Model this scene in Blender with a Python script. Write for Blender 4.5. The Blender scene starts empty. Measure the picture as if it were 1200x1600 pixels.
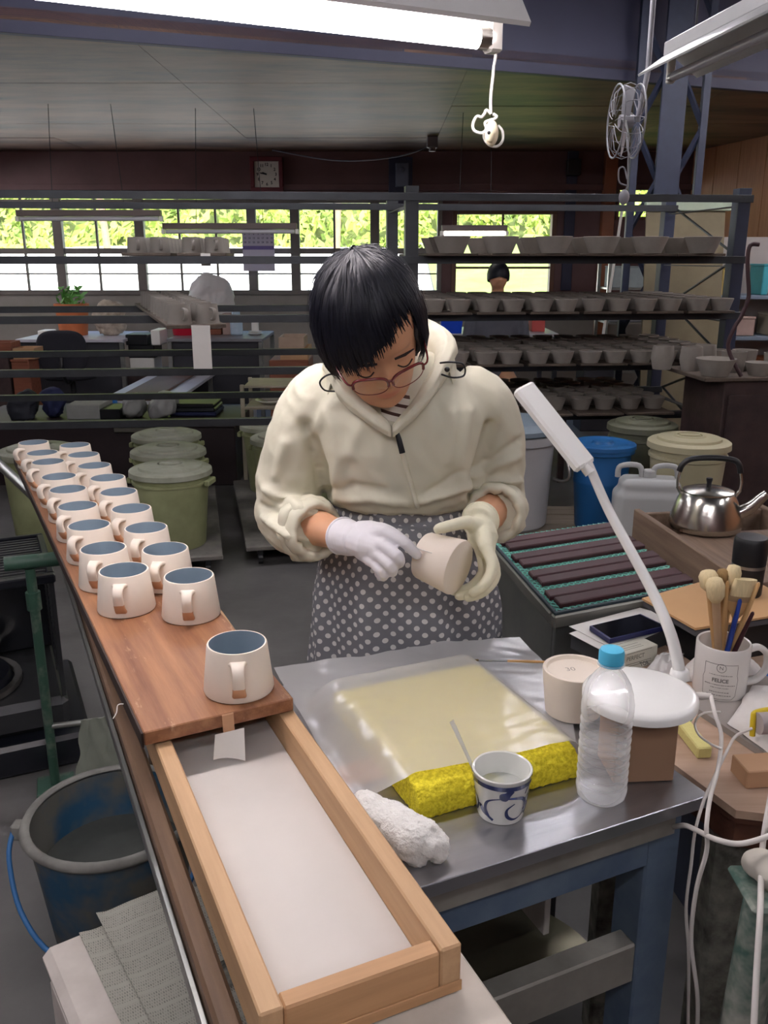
import bpy, bmesh, math, random
from mathutils import Vector, Matrix, noise
random.seed(7)
SC = bpy.context.scene
COL = SC.collection

# ------------------------------------------------------------------ camera
FPX, HCAM = 1370.0, 1.45
PITCH = math.atan(398.0/FPX)
cd = bpy.data.cameras.new('camera'); cam = bpy.data.objects.new('camera', cd); COL.objects.link(cam)
cam.location = (0, 0, HCAM); cam.rotation_euler = (math.pi/2-PITCH, 0, 0)
cd.sensor_fit = 'VERTICAL'; cd.sensor_height = 32.0; cd.lens = 32.0*FPX/1600.0
cd.clip_start = .05; cd.clip_end = 400
SC.camera = cam
# ------------------------------------------------------------------ colour management
vs_ = SC.view_settings
SC.display_settings.display_device = 'sRGB'
vs_.view_transform = 'Standard'; vs_.look = 'None'; vs_.gamma = 1.0; vs_.use_curve_mapping = False
vs_.exposure = 0.48
SC.cycles.use_denoising = True
SC.cycles.max_bounces = 10; SC.cycles.diffuse_bounces = 5; SC.cycles.transparent_max_bounces = 16
SC.cycles.sample_clamp_indirect = 6.0
# ------------------------------------------------------------------ sky and sun
TUBE_ON = 55.0; TUBE_FILL = 75.0
W = bpy.data.worlds.new('sky'); SC.world = W; W.use_nodes = True
wn = W.node_tree; wn.nodes.clear()
sky = wn.nodes.new('ShaderNodeTexSky'); sky.sky_type = 'NISHITA'; sky.sun_disc = False
sky.sun_elevation = math.radians(48); sky.sun_rotation = math.radians(150); sky.dust_density = 3.0
bg = wn.nodes.new('ShaderNodeBackground'); bg.inputs['Strength'].default_value = 0.95
wo = wn.nodes.new('ShaderNodeOutputWorld')
wn.links.new(sky.outputs[0], bg.inputs[0]); wn.links.new(bg.outputs[0], wo.inputs[0])
sl = bpy.data.lights.new('sun', 'SUN'); sl.energy = 6.0; sl.angle = math.radians(3); sl.color = (1, .95, .86)
sun = bpy.data.objects.new('sun', sl); COL.objects.link(sun); sun.rotation_euler = (math.radians(40), 0, math.radians(-25)); sun.location = (0, 14, 9)

# ------------------------------------------------------------------ helpers
SP, CP = math.sin(PITCH), math.cos(PITCH)
def ray(px, py):
    u = (px-600)/FPX; v = (800-py)/FPX
    return Vector((u, CP+SP*v, -SP+CP*v))
def P(px, py, z):
    r = ray(px, py); return r*((z-HCAM)/r.z)+Vector((0, 0, HCAM))
def PY(px, py, y):
    r = ray(px, py); return r*(y/r.y)+Vector((0, 0, HCAM))
def V(*a): return Vector(a)
def RZ(a): return Matrix.Rotation(a, 4, 'Z')
def RX(a): return Matrix.Rotation(a, 4, 'X')
def RY(a): return Matrix.Rotation(a, 4, 'Y')
def T(*a): return Matrix.Translation(Vector(a))
D = math.radians
def lerp(a, b, t): return a+(b-a)*t
def sst(a, b, x):
    t = min(1, max(0, (x-a)/(b-a))); return t*t*(3-2*t)
def nz(x, y, z=0.0): return noise.noise(Vector((x, y, z)))

class G:
    def __init__(s): s.v = []; s.f = []
    def add(s, vf, M=None):
        o = len(s.v)
        s.v += [(M @ Vector(p)) if M is not None else Vector(p) for p in vf[0]]
        s.f += [tuple(i+o for i in f) for f in vf[1]]
        return s
    def box(s, x0, x1, y0, y1, z0, z1, b=.002, M=None):
        return s.add(cbox(x0, x1, y0, y1, z0, z1, b), M)
    def tube(s, path, r, n=8, rnd=False, M=None): return s.add(tube(path, r, n, rnd), M)
    def lathe(s, prof, n=32, M=None): return s.add(lathe(prof, n), M)
    def ball(s, c, r, n=12, M=None):
        c = Vector(c); rr = r if hasattr(r, '__len__') else (r, r, r)
        m = Matrix.Translation(c) @ Matrix.Diagonal((*rr, 1))
        if M is not None: m = M @ m
        pr = [(math.sin(math.pi*i/n), -math.cos(math.pi*i/n)) for i in range(n+1)]
        pr[0] = (0, -1); pr[-1] = (0, 1)
        return s.add(lathe(pr, 2*n), m)

def cbox(x0, x1, y0, y1, z0, z1, b=.002):
    b = min(b, (x1-x0)*.4, (y1-y0)*.4, (z1-z0)*.4)
    v = []; idx = {}
    for ix, X in ((0, x0), (1, x1)):
        for iy, Y in ((0, y0), (1, y1)):
            for iz, Z in ((0, z0), (1, z1)):
                sx = b if ix == 0 else -b; sy = b if iy == 0 else -b; sz = b if iz == 0 else -b
                for a, p in ((0, (X, Y+sy, Z+sz)), (1, (X+sx, Y, Z+sz)), (2, (X+sx, Y+sy, Z))):
                    idx[(ix, iy, iz, a)] = len(v); v.append(Vector(p))
    f = []
    for a in range(3):
        o = [i for i in range(3) if i != a]
        for s_ in (0, 1):
            q = []
            for (i, j) in ((0, 0), (1, 0), (1, 1), (0, 1)):
                k = [0, 0, 0]; k[a] = s_; k[o[0]] = i; k[o[1]] = j
                q.append(idx[(*k, a)])
            f.append(q)
        for i in (0, 1):
            for j in (0, 1):
                k0 = [0, 0, 0]; k0[o[0]] = i; k0[o[1]] = j; k1 = list(k0); k1[a] = 1
                f.append([idx[(*k0, o[0])], idx[(*k1, o[0])], idx[(*k1, o[1])], idx[(*k0, o[1])]])
    for ix in (0, 1):
        for iy in (0, 1):
            for iz in (0, 1): f.append([idx[(ix, iy, iz, a)] for a in range(3)])
    c = Vector(((x0+x1)/2, (y0+y1)/2, (z0+z1)/2)); out = []
    for q in f:
        n = (v[q[1]]-v[q[0]]).cross(v[q[2]]-v[q[1]]); m = sum((v[i] for i in q), Vector())/len(q)
        out.append(tuple(q) if n.dot(m-c) > 0 else tuple(reversed(q)))
    return v, out

def lathe(prof, n=32):
    v = []; f = []; rings = []
    for r, z in prof:
        if r <= 1e-7: rings.append([len(v)]); v.append(Vector((0, 0, z)))
        else:
            b = len(v)
            v += [Vector((r*math.cos(2*math.pi*i/n), r*math.sin(2*math.pi*i/n), z)) for i in range(n)]
            rings.append(list(range(b, b+n)))
    for a, b in zip(rings, rings[1:]):
        for i in range(n):
            j = (i+1) % n
            if len(a) == 1 and len(b) == 1: continue
            if len(a) == 1: f.append((a[0], b[j], b[i]))
            elif len(b) == 1: f.append((a[i], a[j], b[0]))
            else: f.append((a[i], a[j], b[j], b[i]))
    return v, f

def smooth_path(pts, k=6):
    pts = [Vector(p) for p in pts]
    if len(pts) < 3: return pts
    out = []
    for i in range(len(pts)-1):
        p0 = pts[max(0, i-1)]; p1 = pts[i]; p2 = pts[i+1]; p3 = pts[min(len(pts)-1, i+2)]
        for j in range(k):
            t = j/k
            out.append(.5*((2*p1)+(p2-p0)*t+(2*p0-5*p1+4*p2-p3)*t*t+(3*p1-p0-3*p2+p3)*t**3))
    out.append(pts[-1]); return out

def tube(path, r, n=8, rnd=False, flat=None, up=None):
    """round or flattened tube along a path; r a number or one per point; flat = (a, b) scale of the two axes"""
    path = [Vector(p) for p in path]; m = len(path)
    R = list(r) if hasattr(r, '__len__') else [r]*m
    tg = []
    for i in range(m):
        d = path[min(m-1, i+1)]-path[max(0, i-1)]
        tg.append(d.normalized() if d.length > 1e-9 else Vector((0, 0, 1)))
    if rnd:
        pre = []; post = []
        for k in (3, 2, 1):
            a = k/3*math.pi/2*.97
            pre.append((path[0]-tg[0]*R[0]*math.sin(a), R[0]*math.cos(a), tg[0]))
        for k in (1, 2, 3):
            a = k/3*math.pi/2*.97
            post.append((path[-1]+tg[-1]*R[-1]*math.sin(a), R[-1]*math.cos(a), tg[-1]))
        path = [p[0] for p in pre]+path+[p[0] for p in post]
        R = [p[1] for p in pre]+R+[p[1] for p in post]; tg = [p[2] for p in pre]+tg+[p[2] for p in post]; m = len(path)
    u = Vector(up) if up is not None else (Vector((0, 0, 1)) if abs(tg[0].z) < .9 else Vector((1, 0, 0)))
    v = []; f = []
    fa, fb = flat or (1, 1)
    for i in range(m):
        if up is not None: u = Vector(up)
        u = (u-tg[i]*u.dot(tg[i]))
        u = u.normalized() if u.length > 1e-6 else tg[i].orthogonal().normalized()
        w = tg[i].cross(u)
        for k in range(n):
            a = 2*math.pi*k/n
            v.append(path[i]+u*(R[i]*fa*math.cos(a))+w*(R[i]*fb*math.sin(a)))
    for i in range(m-1):
        for k in range(n):
            j = (k+1) % n
            f.append((i*n+k, i*n+j, (i+1)*n+j, (i+1)*n+k))
    f.append(tuple(reversed(range(n)))); f.append(tuple(range((m-1)*n, m*n)))
    return v, f

def loft(rings, cap0=True, cap1=True):
    n = len(rings[0]); v = [Vector(p) for r in rings for p in r]; f = []
    for i in range(len(rings)-1):
        for k in range(n):
            j = (k+1) % n; f.append((i*n+k, i*n+j, (i+1)*n+j, (i+1)*n+k))
    if cap0: f.append(tuple(reversed(range(n))))
    if cap1: f.append(tuple(range((len(rings)-1)*n, len(rings)*n)))
    return v, f

def ell(c, rx, ry, n=32, e=2.0, rz=0):
    out = []
    for k in range(n):
        a = 2*math.pi*k/n; ca, sa = math.cos(a), math.sin(a)
        x = rx*math.copysign(abs(ca)**(2/e), ca); y = ry*math.copysign(abs(sa)**(2/e), sa)
        out.append(Vector((c[0]+x*math.cos(rz)-y*math.sin(rz), c[1]+x*math.sin(rz)+y*math.cos(rz), c[2])))
    return out

def grid(nx, ny, fn):
    v = [Vector(fn(i/nx, j/ny)) for j in range(ny+1) for i in range(nx+1)]
    f = [(j*(nx+1)+i, j*(nx+1)+i+1, (j+1)*(nx+1)+i+1, (j+1)*(nx+1)+i) for j in range(ny) for i in range(nx)]
    return v, f

def thick(vf, t):
    bm = bmesh.new(); vs = [bm.verts.new(p) for p in vf[0]]
    for q in vf[1]: bm.faces.new([vs[i] for i in q])
    bm.normal_update()
    bmesh.ops.solidify(bm, geom=bm.faces[:], thickness=t)
    bm.verts.index_update()
    r = ([v.co.copy() for v in bm.verts], [tuple(v.index for v in f.verts) for f in bm.faces]); bm.free(); return r

def prism(poly, z0, z1):
    n = len(poly); v = [Vector((p[0], p[1], z0)) for p in poly]+[Vector((p[0], p[1], z1)) for p in poly]
    ar = sum(poly[i][0]*poly[(i+1) % n][1]-poly[(i+1) % n][0]*poly[i][1] for i in range(n))
    f = [tuple(reversed(range(n))), tuple(range(n, 2*n))]+[(i, (i+1) % n, (i+1) % n+n, i+n) for i in range(n)]
    if ar < 0: f = [tuple(reversed(q)) for q in f]
    return v, f

def mesh_of(name, g, smooth=None):
    me = bpy.data.meshes.new(name)
    vs, fs = (g.v, g.f) if isinstance(g, G) else g
    me.from_pydata([tuple(p) for p in vs], [], fs); me.update()
    if smooth is not None:
        me.polygons.foreach_set('use_smooth', [True]*len(me.polygons))
        me.set_sharp_from_angle(angle=D(smooth))
    return me

def obj(name, g, mat, parent=None, smooth=None, loc=None, rz=0.0, M=None):
    me = g if isinstance(g, bpy.types.Mesh) else mesh_of(name, g, smooth)
    o = bpy.data.objects.new(name, me); COL.objects.link(o)
    if mat is not None and not me.materials: me.materials.append(mat)
    if parent is not None: o.parent = parent
    if M is not None: o.matrix_basis = M
    else:
        if loc is not None: o.location = loc
        if rz: o.rotation_euler = (0, 0, rz)
    return o

def tag(o, label, cat, group=None, kind=None):
    o['label'] = label
    if cat: o['category'] = cat
    if group: o['group'] = group
    if kind: o['kind'] = kind
    return o

def thing(name, label, cat, loc=(0, 0, 0), rz=0.0, group=None):
    o = bpy.data.objects.new(name, None); COL.objects.link(o); o.empty_display_size = .05
    o.location = loc; o.rotation_euler = (0, 0, rz)
    return tag(o, label, cat, group)

def struct(name, g, mat, smooth=None, label=None):
    o = obj(name, g, mat, None, smooth); o['kind'] = 'structure'
    if label: o['label'] = label
    return o

KIDS = {}
def dup(root, loc, rz=None, label=None, group=None, scale=None):
    r = root.copy(); COL.objects.link(r); r.location = loc
    if rz is not None: r.rotation_euler = (0, 0, rz)
    if label: r['label'] = label
    if group: r['group'] = group
    if scale: r.scale = (scale,)*3
    if root.name not in KIDS: KIDS[root.name] = [(c, list(c.children)) for c in root.children]
    for ch, gs in KIDS[root.name]:
        c = ch.copy(); COL.objects.link(c); c.parent = r
        for q in gs:
            d = q.copy(); COL.objects.link(d); d.parent = c
    return r

def fuse(g, voxel, it=4, fac=.5, fn=None):
    """one continuous surface from overlapping closed shapes"""
    me = mesh_of('tmp', g); o = bpy.data.objects.new('tmp', me); COL.objects.link(o)
    m = o.modifiers.new('r', 'REMESH'); m.mode = 'VOXEL'; m.voxel_size = voxel; m.use_smooth_shade = True
    if it:
        s = o.modifiers.new('s', 'SMOOTH'); s.factor = fac; s.iterations = it
    bpy.context.view_layer.update()
    dg = bpy.context.evaluated_depsgraph_get()
    out = bpy.data.meshes.new_from_object(o.evaluated_get(dg))
    bpy.data.objects.remove(o)
    if fn:
        nor = [v.normal.copy() for v in out.vertices]
        for v, n_ in zip(out.vertices, nor): v.co = fn(v.co.copy(), n_)
        out.update()
    out.materials.clear()
    out.polygons.foreach_set('use_smooth', [True]*len(out.polygons))
    return out

def text_geo(s, size, align='CENTER', ext=0.0, bold=0.0):
    c = bpy.data.curves.new('t', 'FONT'); c.body = s; c.size = size; c.align_x = align; c.align_y = 'CENTER'; c.extrude = ext; c.offset = bold
    c.resolution_u = 3
    o = bpy.data.objects.new('t', c); COL.objects.link(o); bpy.context.view_layer.update()
    me = bpy.data.meshes.new_from_object(o.evaluated_get(bpy.context.evaluated_depsgraph_get()))
    r = ([v.co.copy() for v in me.vertices], [tuple(p.vertices) for p in me.polygons])
    bpy.data.objects.remove(o); bpy.data.meshes.remove(me); return r

# ------------------------------------------------------------------ materials
def lin(h):
    if isinstance(h, tuple): return h
    h = h.lstrip('#'); c = [int(h[i:i+2], 16)/255 for i in (0, 2, 4)]
    return tuple(x/12.92 if x <= .04045 else ((x+.055)/1.055)**2.4 for x in c)
MC = {}
def mat(name, col, rough=.6, metal=0.0, var=.12, scale=8.0, bump=0.0, bscale=60.0, spec=.4, col2=None, stretch=(1, 1, 1), detail=4.0, ramp=(.3, .7), coat=0.0, trans=0.0, sheen=0.0, aniso=0.0):
    if name in MC: return MC[name]
    m = bpy.data.materials.new(name); m.use_nodes = True; MC[name] = m
    nt = m.node_tree; N = nt.nodes; L = nt.links; b = N['Principled BSDF']
    c = lin(col); c2 = lin(col2) if col2 else tuple(min(1, x*(1+var)) for x in c)
    c1 = tuple(x*(1-var) for x in c) if not col2 else c
    tc = N.new('ShaderNodeTexCoord'); mp = N.new('ShaderNodeMapping'); mp.inputs['Scale'].default_value = stretch
    L.new(tc.outputs['Object'], mp.inputs[0])
    nt_ = N.new('ShaderNodeTexNoise'); nt_.inputs['Scale'].default_value = scale; nt_.inputs['Detail'].default_value = detail; nt_.inputs['Roughness'].default_value = .6
    L.new(mp.outputs[0], nt_.inputs['Vector'])
    cr = N.new('ShaderNodeValToRGB'); cr.color_ramp.elements[0].position = ramp[0]; cr.color_ramp.elements[1].position = ramp[1]
    cr.color_ramp.elements[0].color = (*c1, 1); cr.color_ramp.elements[1].color = (*c2, 1)
    L.new(nt_.outputs[0], cr.inputs[0]); L.new(cr.outputs[0], b.inputs['Base Color'])
    b.inputs['Roughness'].default_value = rough; b.inputs['Metallic'].default_value = metal
    b.inputs['Specular IOR Level'].default_value = spec; b.inputs['Coat Weight'].default_value = coat
    b.inputs['Transmission Weight'].default_value = trans; b.inputs['Sheen Weight'].default_value = sheen; b.inputs['Anisotropic'].default_value = aniso
    if bump:
        n2 = N.new('ShaderNodeTexNoise'); n2.inputs['Scale'].default_value = bscale; n2.inputs['Detail'].default_value = 3
        L.new(mp.outputs[0], n2.inputs['Vector'])
        bp = N.new('ShaderNodeBump'); bp.inputs['Strength'].default_value = bump; bp.inputs['Distance'].default_value = .004
        L.new(n2.outputs[0], bp.inputs['Height']); L.new(bp.outputs[0], b.inputs['Normal'])
    m['ramp'] = cr.name
    return m
def wood(name, c1, c2, axis='y', rough=.55, sc=1.0, bump=.25, coat=0.0, spec=.35):
    st = {'x': (2, 30, 30), 'y': (30, 2, 30), 'z': (30, 30, 2)}[axis]
    return mat(name, c1, rough, 0, scale=1.6*sc, col2=c2, stretch=st, detail=6, ramp=(.25, .75), bump=bump, bscale=3.2*sc, coat=coat, spec=spec)
def emit(name, col, s):
    if name in MC: return MC[name]
    m = bpy.data.materials.new(name); m.use_nodes = True; MC[name] = m
    b = m.node_tree.nodes['Principled BSDF']; b.inputs['Base Color'].default_value = (.8, .8, .8, 1)
    b.inputs['Emission Color'].default_value = (*lin(col), 1); b.inputs['Emission Strength'].default_value = s
    return m
def glass_thin(name, tint=(1, 1, 1), glossy=.06, rough=.02):
    m = bpy.data.materials.new(name); m.use_nodes = True; MC[name] = m; nt = m.node_tree; N = nt.nodes; L = nt.links
    N.remove(N['Principled BSDF']); t = N.new('ShaderNodeBsdfTransparent'); t.inputs[0].default_value = (*tint, 1)
    g = N.new('ShaderNodeBsdfGlossy'); g.inputs['Roughness'].default_value = rough
    mx = N.new('ShaderNodeMixShader'); mx.inputs[0].default_value = glossy
    L.new(t.outputs[0], mx.inputs[1]); L.new(g.outputs[0], mx.inputs[2]); L.new(mx.outputs[0], N['Material Output'].inputs[0]); return m

def nodes_of(m): return m.node_tree.nodes, m.node_tree.links, m.node_tree.nodes['Principled BSDF']
def math_node(N, L, op, a, b=None):
    n = N.new('ShaderNodeMath'); n.operation = op
    for i, x in enumerate((a, b)):
        if x is None: continue
        if isinstance(x, (int, float)): n.inputs[i].default_value = x
        else: L.new(x, n.inputs[i])
    return n.outputs[0]
def mixrgb(N, L, fac, a, b):
    n = N.new('ShaderNodeMix'); n.data_type = 'RGBA'
    if isinstance(fac, (int, float)): n.inputs[0].default_value = fac
    else: L.new(fac, n.inputs[0])
    for i, x in ((6, a), (7, b)):
        if isinstance(x, tuple): n.inputs[i].default_value = (*x, 1)
        else: L.new(x, n.inputs[i])
    return n.outputs[2]

M_plywood = mat('ceiling_plywood', '#4b362d', .55, scale=1.3, col2='#8c6a53', stretch=(.7, 2.2, 1), detail=9, ramp=(.36, .66), bump=.08, bscale=9, spec=.3)
M_wallwood = wood('wall_plywood', '#a06c4c', '#bc8660', 'z', rough=.5, bump=.08)
M_darkwall = mat('dark_brown_wall', '#5e4241', .6, var=.15, scale=3, bump=.1, bscale=20)
M_gable = mat('blue_grey_board', '#2a2b40', .6, var=.1, scale=3)
M_concrete = mat('concrete_floor', '#4c4a49', .55, scale=2.5, col2='#62605e', bump=.25, bscale=25, detail=8, spec=.35)
M_wallgrey = mat('grey_mortar_wall', '#8c8780', .8, var=.1, scale=4, bump=.2)
M_frame = mat('window_frame_brown_grey', '#67625c', .5, var=.1)
M_frame2 = mat('window_frame_brown', '#5e3d2c', .5, var=.12)
M_steel = mat('dark_steel', '#3b3d40', .45, .6, var=.15, scale=12, bump=.1)
M_steel2 = mat('slate_steel_paint', '#2b3144', .5, .0, var=.15, scale=10, bump=.1)
M_bowl = mat('raw_grey_clay', '#8a837b', .8, var=.08, scale=20)
M_clayboard = wood('ware_board', '#4a4039', '#5e5247', 'y', rough=.7)
M_glass = glass_thin('window_glass', (.97, .99, .97), .05)
M_black = mat('black_plastic', '#16171a', .4, var=.1)
M_white = mat('white_plastic', '#e6e3dc', .35, var=.03)
M_whitepaint = mat('white_enamel', '#d6d4d2', .4, var=.05)
M_paper = mat('paper', '#dfdcd6', .8, var=.04, bump=.1)
M_chrome = mat('stainless', '#b9b6b0', .28, 1.0, var=.08, scale=6)
M_galv = mat('galvanised', '#7d807e', .35, .85, scale=5, col2='#a2a39d', bump=.08, bscale=15)
# ================================================================== ROOM
YB = 10.0
CEIL = 2.53
XL, XR0, YN = -4.9, 3.3, -2.6
def gline(x): return 5.8+(x-1.48)*math.tan(D(20))          # edge where the low ceiling meets the high part
def xr(y): return XR0+(YB-y)*.19                            # right wall
floor = struct('floor', G().box(XL-.1, 6.2, YN-.1, YB+.1, -.1, 0, .001), M_concrete)
# back wall in pieces round its three windows
WIN1 = (-4.7, .63, 1.05, 2.12); WIN2 = (.74, 1.87, .78, 1.93); WIN3 = (2.5, 3.18, 1.84, 2.2)
g = G(); y0, y1 = YB, YB+.12
g.box(XL, 3.5, y0, y1, 2.2, 2.7, .001)
g.box(XL, WIN1[0], y0, y1, 1.05, 2.2, .001); g.box(WIN1[0], WIN1[1], y0, y1, 2.12, 2.2, .001)
g.box(.63, .74, y0, y1, .78, 2.2, .001); g.box(.74, 1.87, y0, y1, 1.93, 2.2, .001)
g.box(1.87, 2.5, y0, y1, 1.05, 2.2, .001); g.box(2.5, 3.18, y0, y1, 1.05, 1.84, .001); g.box(3.18, 3.5, y0, y1, 1.05, 2.2, .001)
wall_back = struct('wall_back', g, M_darkwall)
g = G(); g.box(XL, .74, y0-.01, y1, 0, 1.05, .001); g.box(.74, 1.87, y0-.01, y1, 0, .78, .001); g.box(1.87, 3.5, y0-.01, y1, 0, 1.05, .001)
struct('wall_back_lower', g, M_wallgrey)
struct('wall_left', G().box(XL-.12, XL, YN, YB+.12, 0, 3.5, .001), M_darkwall)
struct('wall_near', G().box(XL-.12, 6.2, YN-.12, YN, 0, 3.5, .001), M_darkwall)
# right wall of upright plywood boards
rd = V(-.19, 1).normalized() if False else Vector((XR0-xr(YN), YB-YN, 0)).normalized()
rlen = math.hypot(XR0-xr(YN), YB-YN); rM = Matrix(((-rd.y, rd.x, 0, XR0), (rd.x*-1, -rd.y, 0, YB), (0, 0, 1, 0), (0, 0, 0, 1)))
rM = T(XR0, YB, 0) @ RZ(math.atan2(-(YB-YN), xr(YN)-XR0))
wr = struct('wall_right', G().box(-.1, rlen+.2, -.0, .1, 0, 3.5, .001, M=rM), M_wallwood)
k = 0; x = 0.0
while x < 6.5:
    wdt = .44
    obj('wall_panel', G().box(x+.004, x+wdt-.004, -.012, .0, .95, 2.6, .002, M=rM), M_wallwood, wr); x += wdt
struct('baseboard_right', G().box(0, 6.5, -.03, .0, .85, .95, .004, M=rM), M_frame2)
# ceiling: low part in plywood sheets, ends at the slanting edge; high dark part nearer the camera
def clipy(poly):
    out = []
    for i in range(len(poly)):
        a, b = poly[i], poly[(i+1) % len(poly)]
        da, db = a[1]-gline(a[0]), b[1]-gline(b[0])
        if da >= 0: out.append(a)
        if da*db < 0:
            t = da/(da-db); out.append((lerp(a[0], b[0], t), lerp(a[1], b[1], t)))
    return out
deck = [(XL, gline(XL)), (4.6, gline(4.6)), (4.6, YB+.1), (XL, YB+.1)]
ceil = struct('ceiling', G().add(prism(deck, CEIL+.012, CEIL+.05)), M_darkwall)
random.seed(3)
xx = XL
while xx < 4.6:
    yy = 2.6
    while yy < YB:
        q = clipy([(xx+.0015, yy+.0015), (min(4.6, xx+1.8)-.0015, yy+.0015), (min(4.6, xx+1.8)-.0015, min(YB, yy+.9)-.0015), (xx+.0015, min(YB, yy+.9)-.0015)])
        if len(q) > 2:
            dz = random.uniform(0, .003); obj('ceiling_panel', G().add(prism(q, CEIL-dz, CEIL+.012)), M_plywood, ceil)
        yy += .9
    xx += 1.8
ga = math.atan(math.tan(D(20)))
struct('wall_gable', G().box(-6.9, 3.6, 0, .05, CEIL-.06, 3.5, .002, M=T(1.48, 5.8, 0) @ RZ(ga)), M_gable)
struct('ceiling_upper', G().box(XL-.1, 6.3, YN-.1, 8.0, 3.4, 3.5, .001), M_gable)
# ------------------------------------------------------------------ windows
def window(name, w, posts, bars, hb, fm, fw=.05):
    x0, x1, z0, z1 = w
    r = struct(name, G().box(x0, x1, YB-.03, YB+.1, z0, z0+fw, .003).box(x0, x1, YB-.03, YB+.1, z1-fw*.7, z1, .003)
               .box(x0, x0+fw, YB-.03, YB+.1, z0+fw, z1-fw*.7, .003).box(x1-fw, x1, YB-.03, YB+.1, z0+fw, z1-fw*.7, .003), fm)
    za, zb = z0+fw, z1-fw*.7
    for p in posts: obj('window_mullion', G().box(p-.05, p+.05, YB-.01, YB+.07, za, zb, .004), fm, r)
    for p in bars: obj('glazing_bar', G().box(p-.011, p+.011, YB+.01, YB+.045, za, zb, .002), fm, r)
    for z, t in hb: obj('glazing_bar', G().box(x0+fw, x1-fw, YB+.012, YB+.05, z-t, z+t, .002), fm, r)
    xs = sorted([(x0, x0+fw)]+[(p-.05, p+.05) for p in posts]+[(p-.011, p+.011) for p in bars]+[(x1-fw, x1)])
    zs = [(z0, za)]+[(z-t, z+t) for z, t in sorted(hb)]+[(zb, z1)]
    for a, b in zip(xs, xs[1:]):
        for c, d in zip(zs, zs[1:]):
            obj('pane', ([V(a[1]-.005, YB+.03, c[1]-.005), V(b[0]+.005, YB+.03, c[1]-.005), V(b[0]+.005, YB+.03, d[0]+.005), V(a[1]-.005, YB+.03, d[0]+.005)], [(0, 1, 2, 3)]), M_glass, r)
    return r
w1 = window('window_1', WIN1, [-3.55, -2.66, -1.44, -.97, -.1], [-4.35, -3.93, -3.13, -2.23, -1.83, -.54, .25], [(1.275, .008), (1.515, .03), (2.03, .018)], M_frame)
w2 = window('window_2', WIN2, [], [1.29], [(1.34, .012)], M_frame2)
w3 = window('window_3', WIN3, [2.9], [2.68], [], M_frame2, .03)
struct('trim_1', G().box(2.34, 2.47, YB-.1, YB, 0, CEIL, .004), mat('orange_post_wood', '#8d563a', .5, var=.1))
struct('trim_2', G().box(XL, 3.3, YB-.05, YB, 2.14, 2.2, .003), M_darkwall)
struct('trim_3', G().box(.05, .3, YB-.14, YB, 1.95, 2.46, .004), M_gable)
struct('trim_4', G().box(1.95, 2.06, YB-.04, YB, 1.1, CEIL, .003), M_gable)
# ------------------------------------------------------------------ outside
def hill(x, y):
    return .35+1.45*sst(11, 24, y)+.12*nz(x*.2, y*.2)
struct('ground', grid(60, 40, lambda s, t: (lerp(-34, .9, s), lerp(10.3, 24.5, t), hill(0, lerp(10.3, 24.5, t))*.98)), mat('pale_gravel', '#d9d6cc', .9, var=.06, scale=3))
struct('lawn', grid(40, 40, lambda s, t: (lerp(.9, 26, s), lerp(10.3, 24.5, t), hill(0, lerp(10.3, 24.5, t))+.08+.1*sst(.9, 4, lerp(.9, 26, s)))), mat('lawn_grass', '#66803a', .95, col2='#86984e', scale=2, bump=.5, bscale=40))
struct('hill', grid(50, 16, lambda s, t: (lerp(-36, 30, s), lerp(24, 34, t), lerp(1.4, 11, t)+.8*nz(s*9, t*3))), mat('hill_soil', '#4a5430', .95, col2='#6a7a40', scale=.8))
random.seed(11)
lv = []; lf = []
for i in range(15000):
    x = random.uniform(-16, 12); t = random.random()**1.3
    y = 22.8+t*7+.9*nz(x*.5, 3.3); z = 1.35+t*6.2+.8*nz(x*.6, t*4)
    s = random.uniform(.09, .24); d = Vector((random.gauss(0, 1), random.gauss(-.9, .6), random.gauss(.5, .6))).normalized()
    u = d.orthogonal().normalized(); u = Matrix.Rotation(random.uniform(0, 6.3), 3, d) @ u; w = d.cross(u); c = Vector((x, y, z)); o = len(lv)
    lv += [c-u*s, c-w*s*.45+d*.02, c+u*s, c+w*s*.45]; lf.append((o, o+1, o+2, o+3))
m_leaf = mat('leaves', '#546b28', .6, col2='#9aac4c', scale=1.1, detail=8, ramp=(.35, .65))
fo = obj('hedge_foliage', (lv, lf), m_leaf); tag(fo, 'sunlit green foliage on the bank outside the windows', 'foliage', kind='stuff')
for i, (x, lean) in enumerate(((-5.2, .25), (-3.4, -.2), (-6.8, .1), (-.6, .15), (-8.9, -.1))):
    tr = obj('tree_trunk', G().tube(smooth_path([(0, 0, -.3), (lean*.5, .05, 1.2), (lean*1.4, 0, 2.8), (lean*3, .1, 5)], 4), [.1-.005*k for k in range(13)], 7), mat('bark', '#7d6a55', .9, var=.2, bump=.4), loc=(x*2, 22.6, 1.35))
    tag(tr, 'thin leaning tree trunk seen through the window panes '+('left of the clock', 'under the left hanging lamp', 'at the far left', 'behind the drying rack post', 'beyond the window edge')[i], 'tree')

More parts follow.
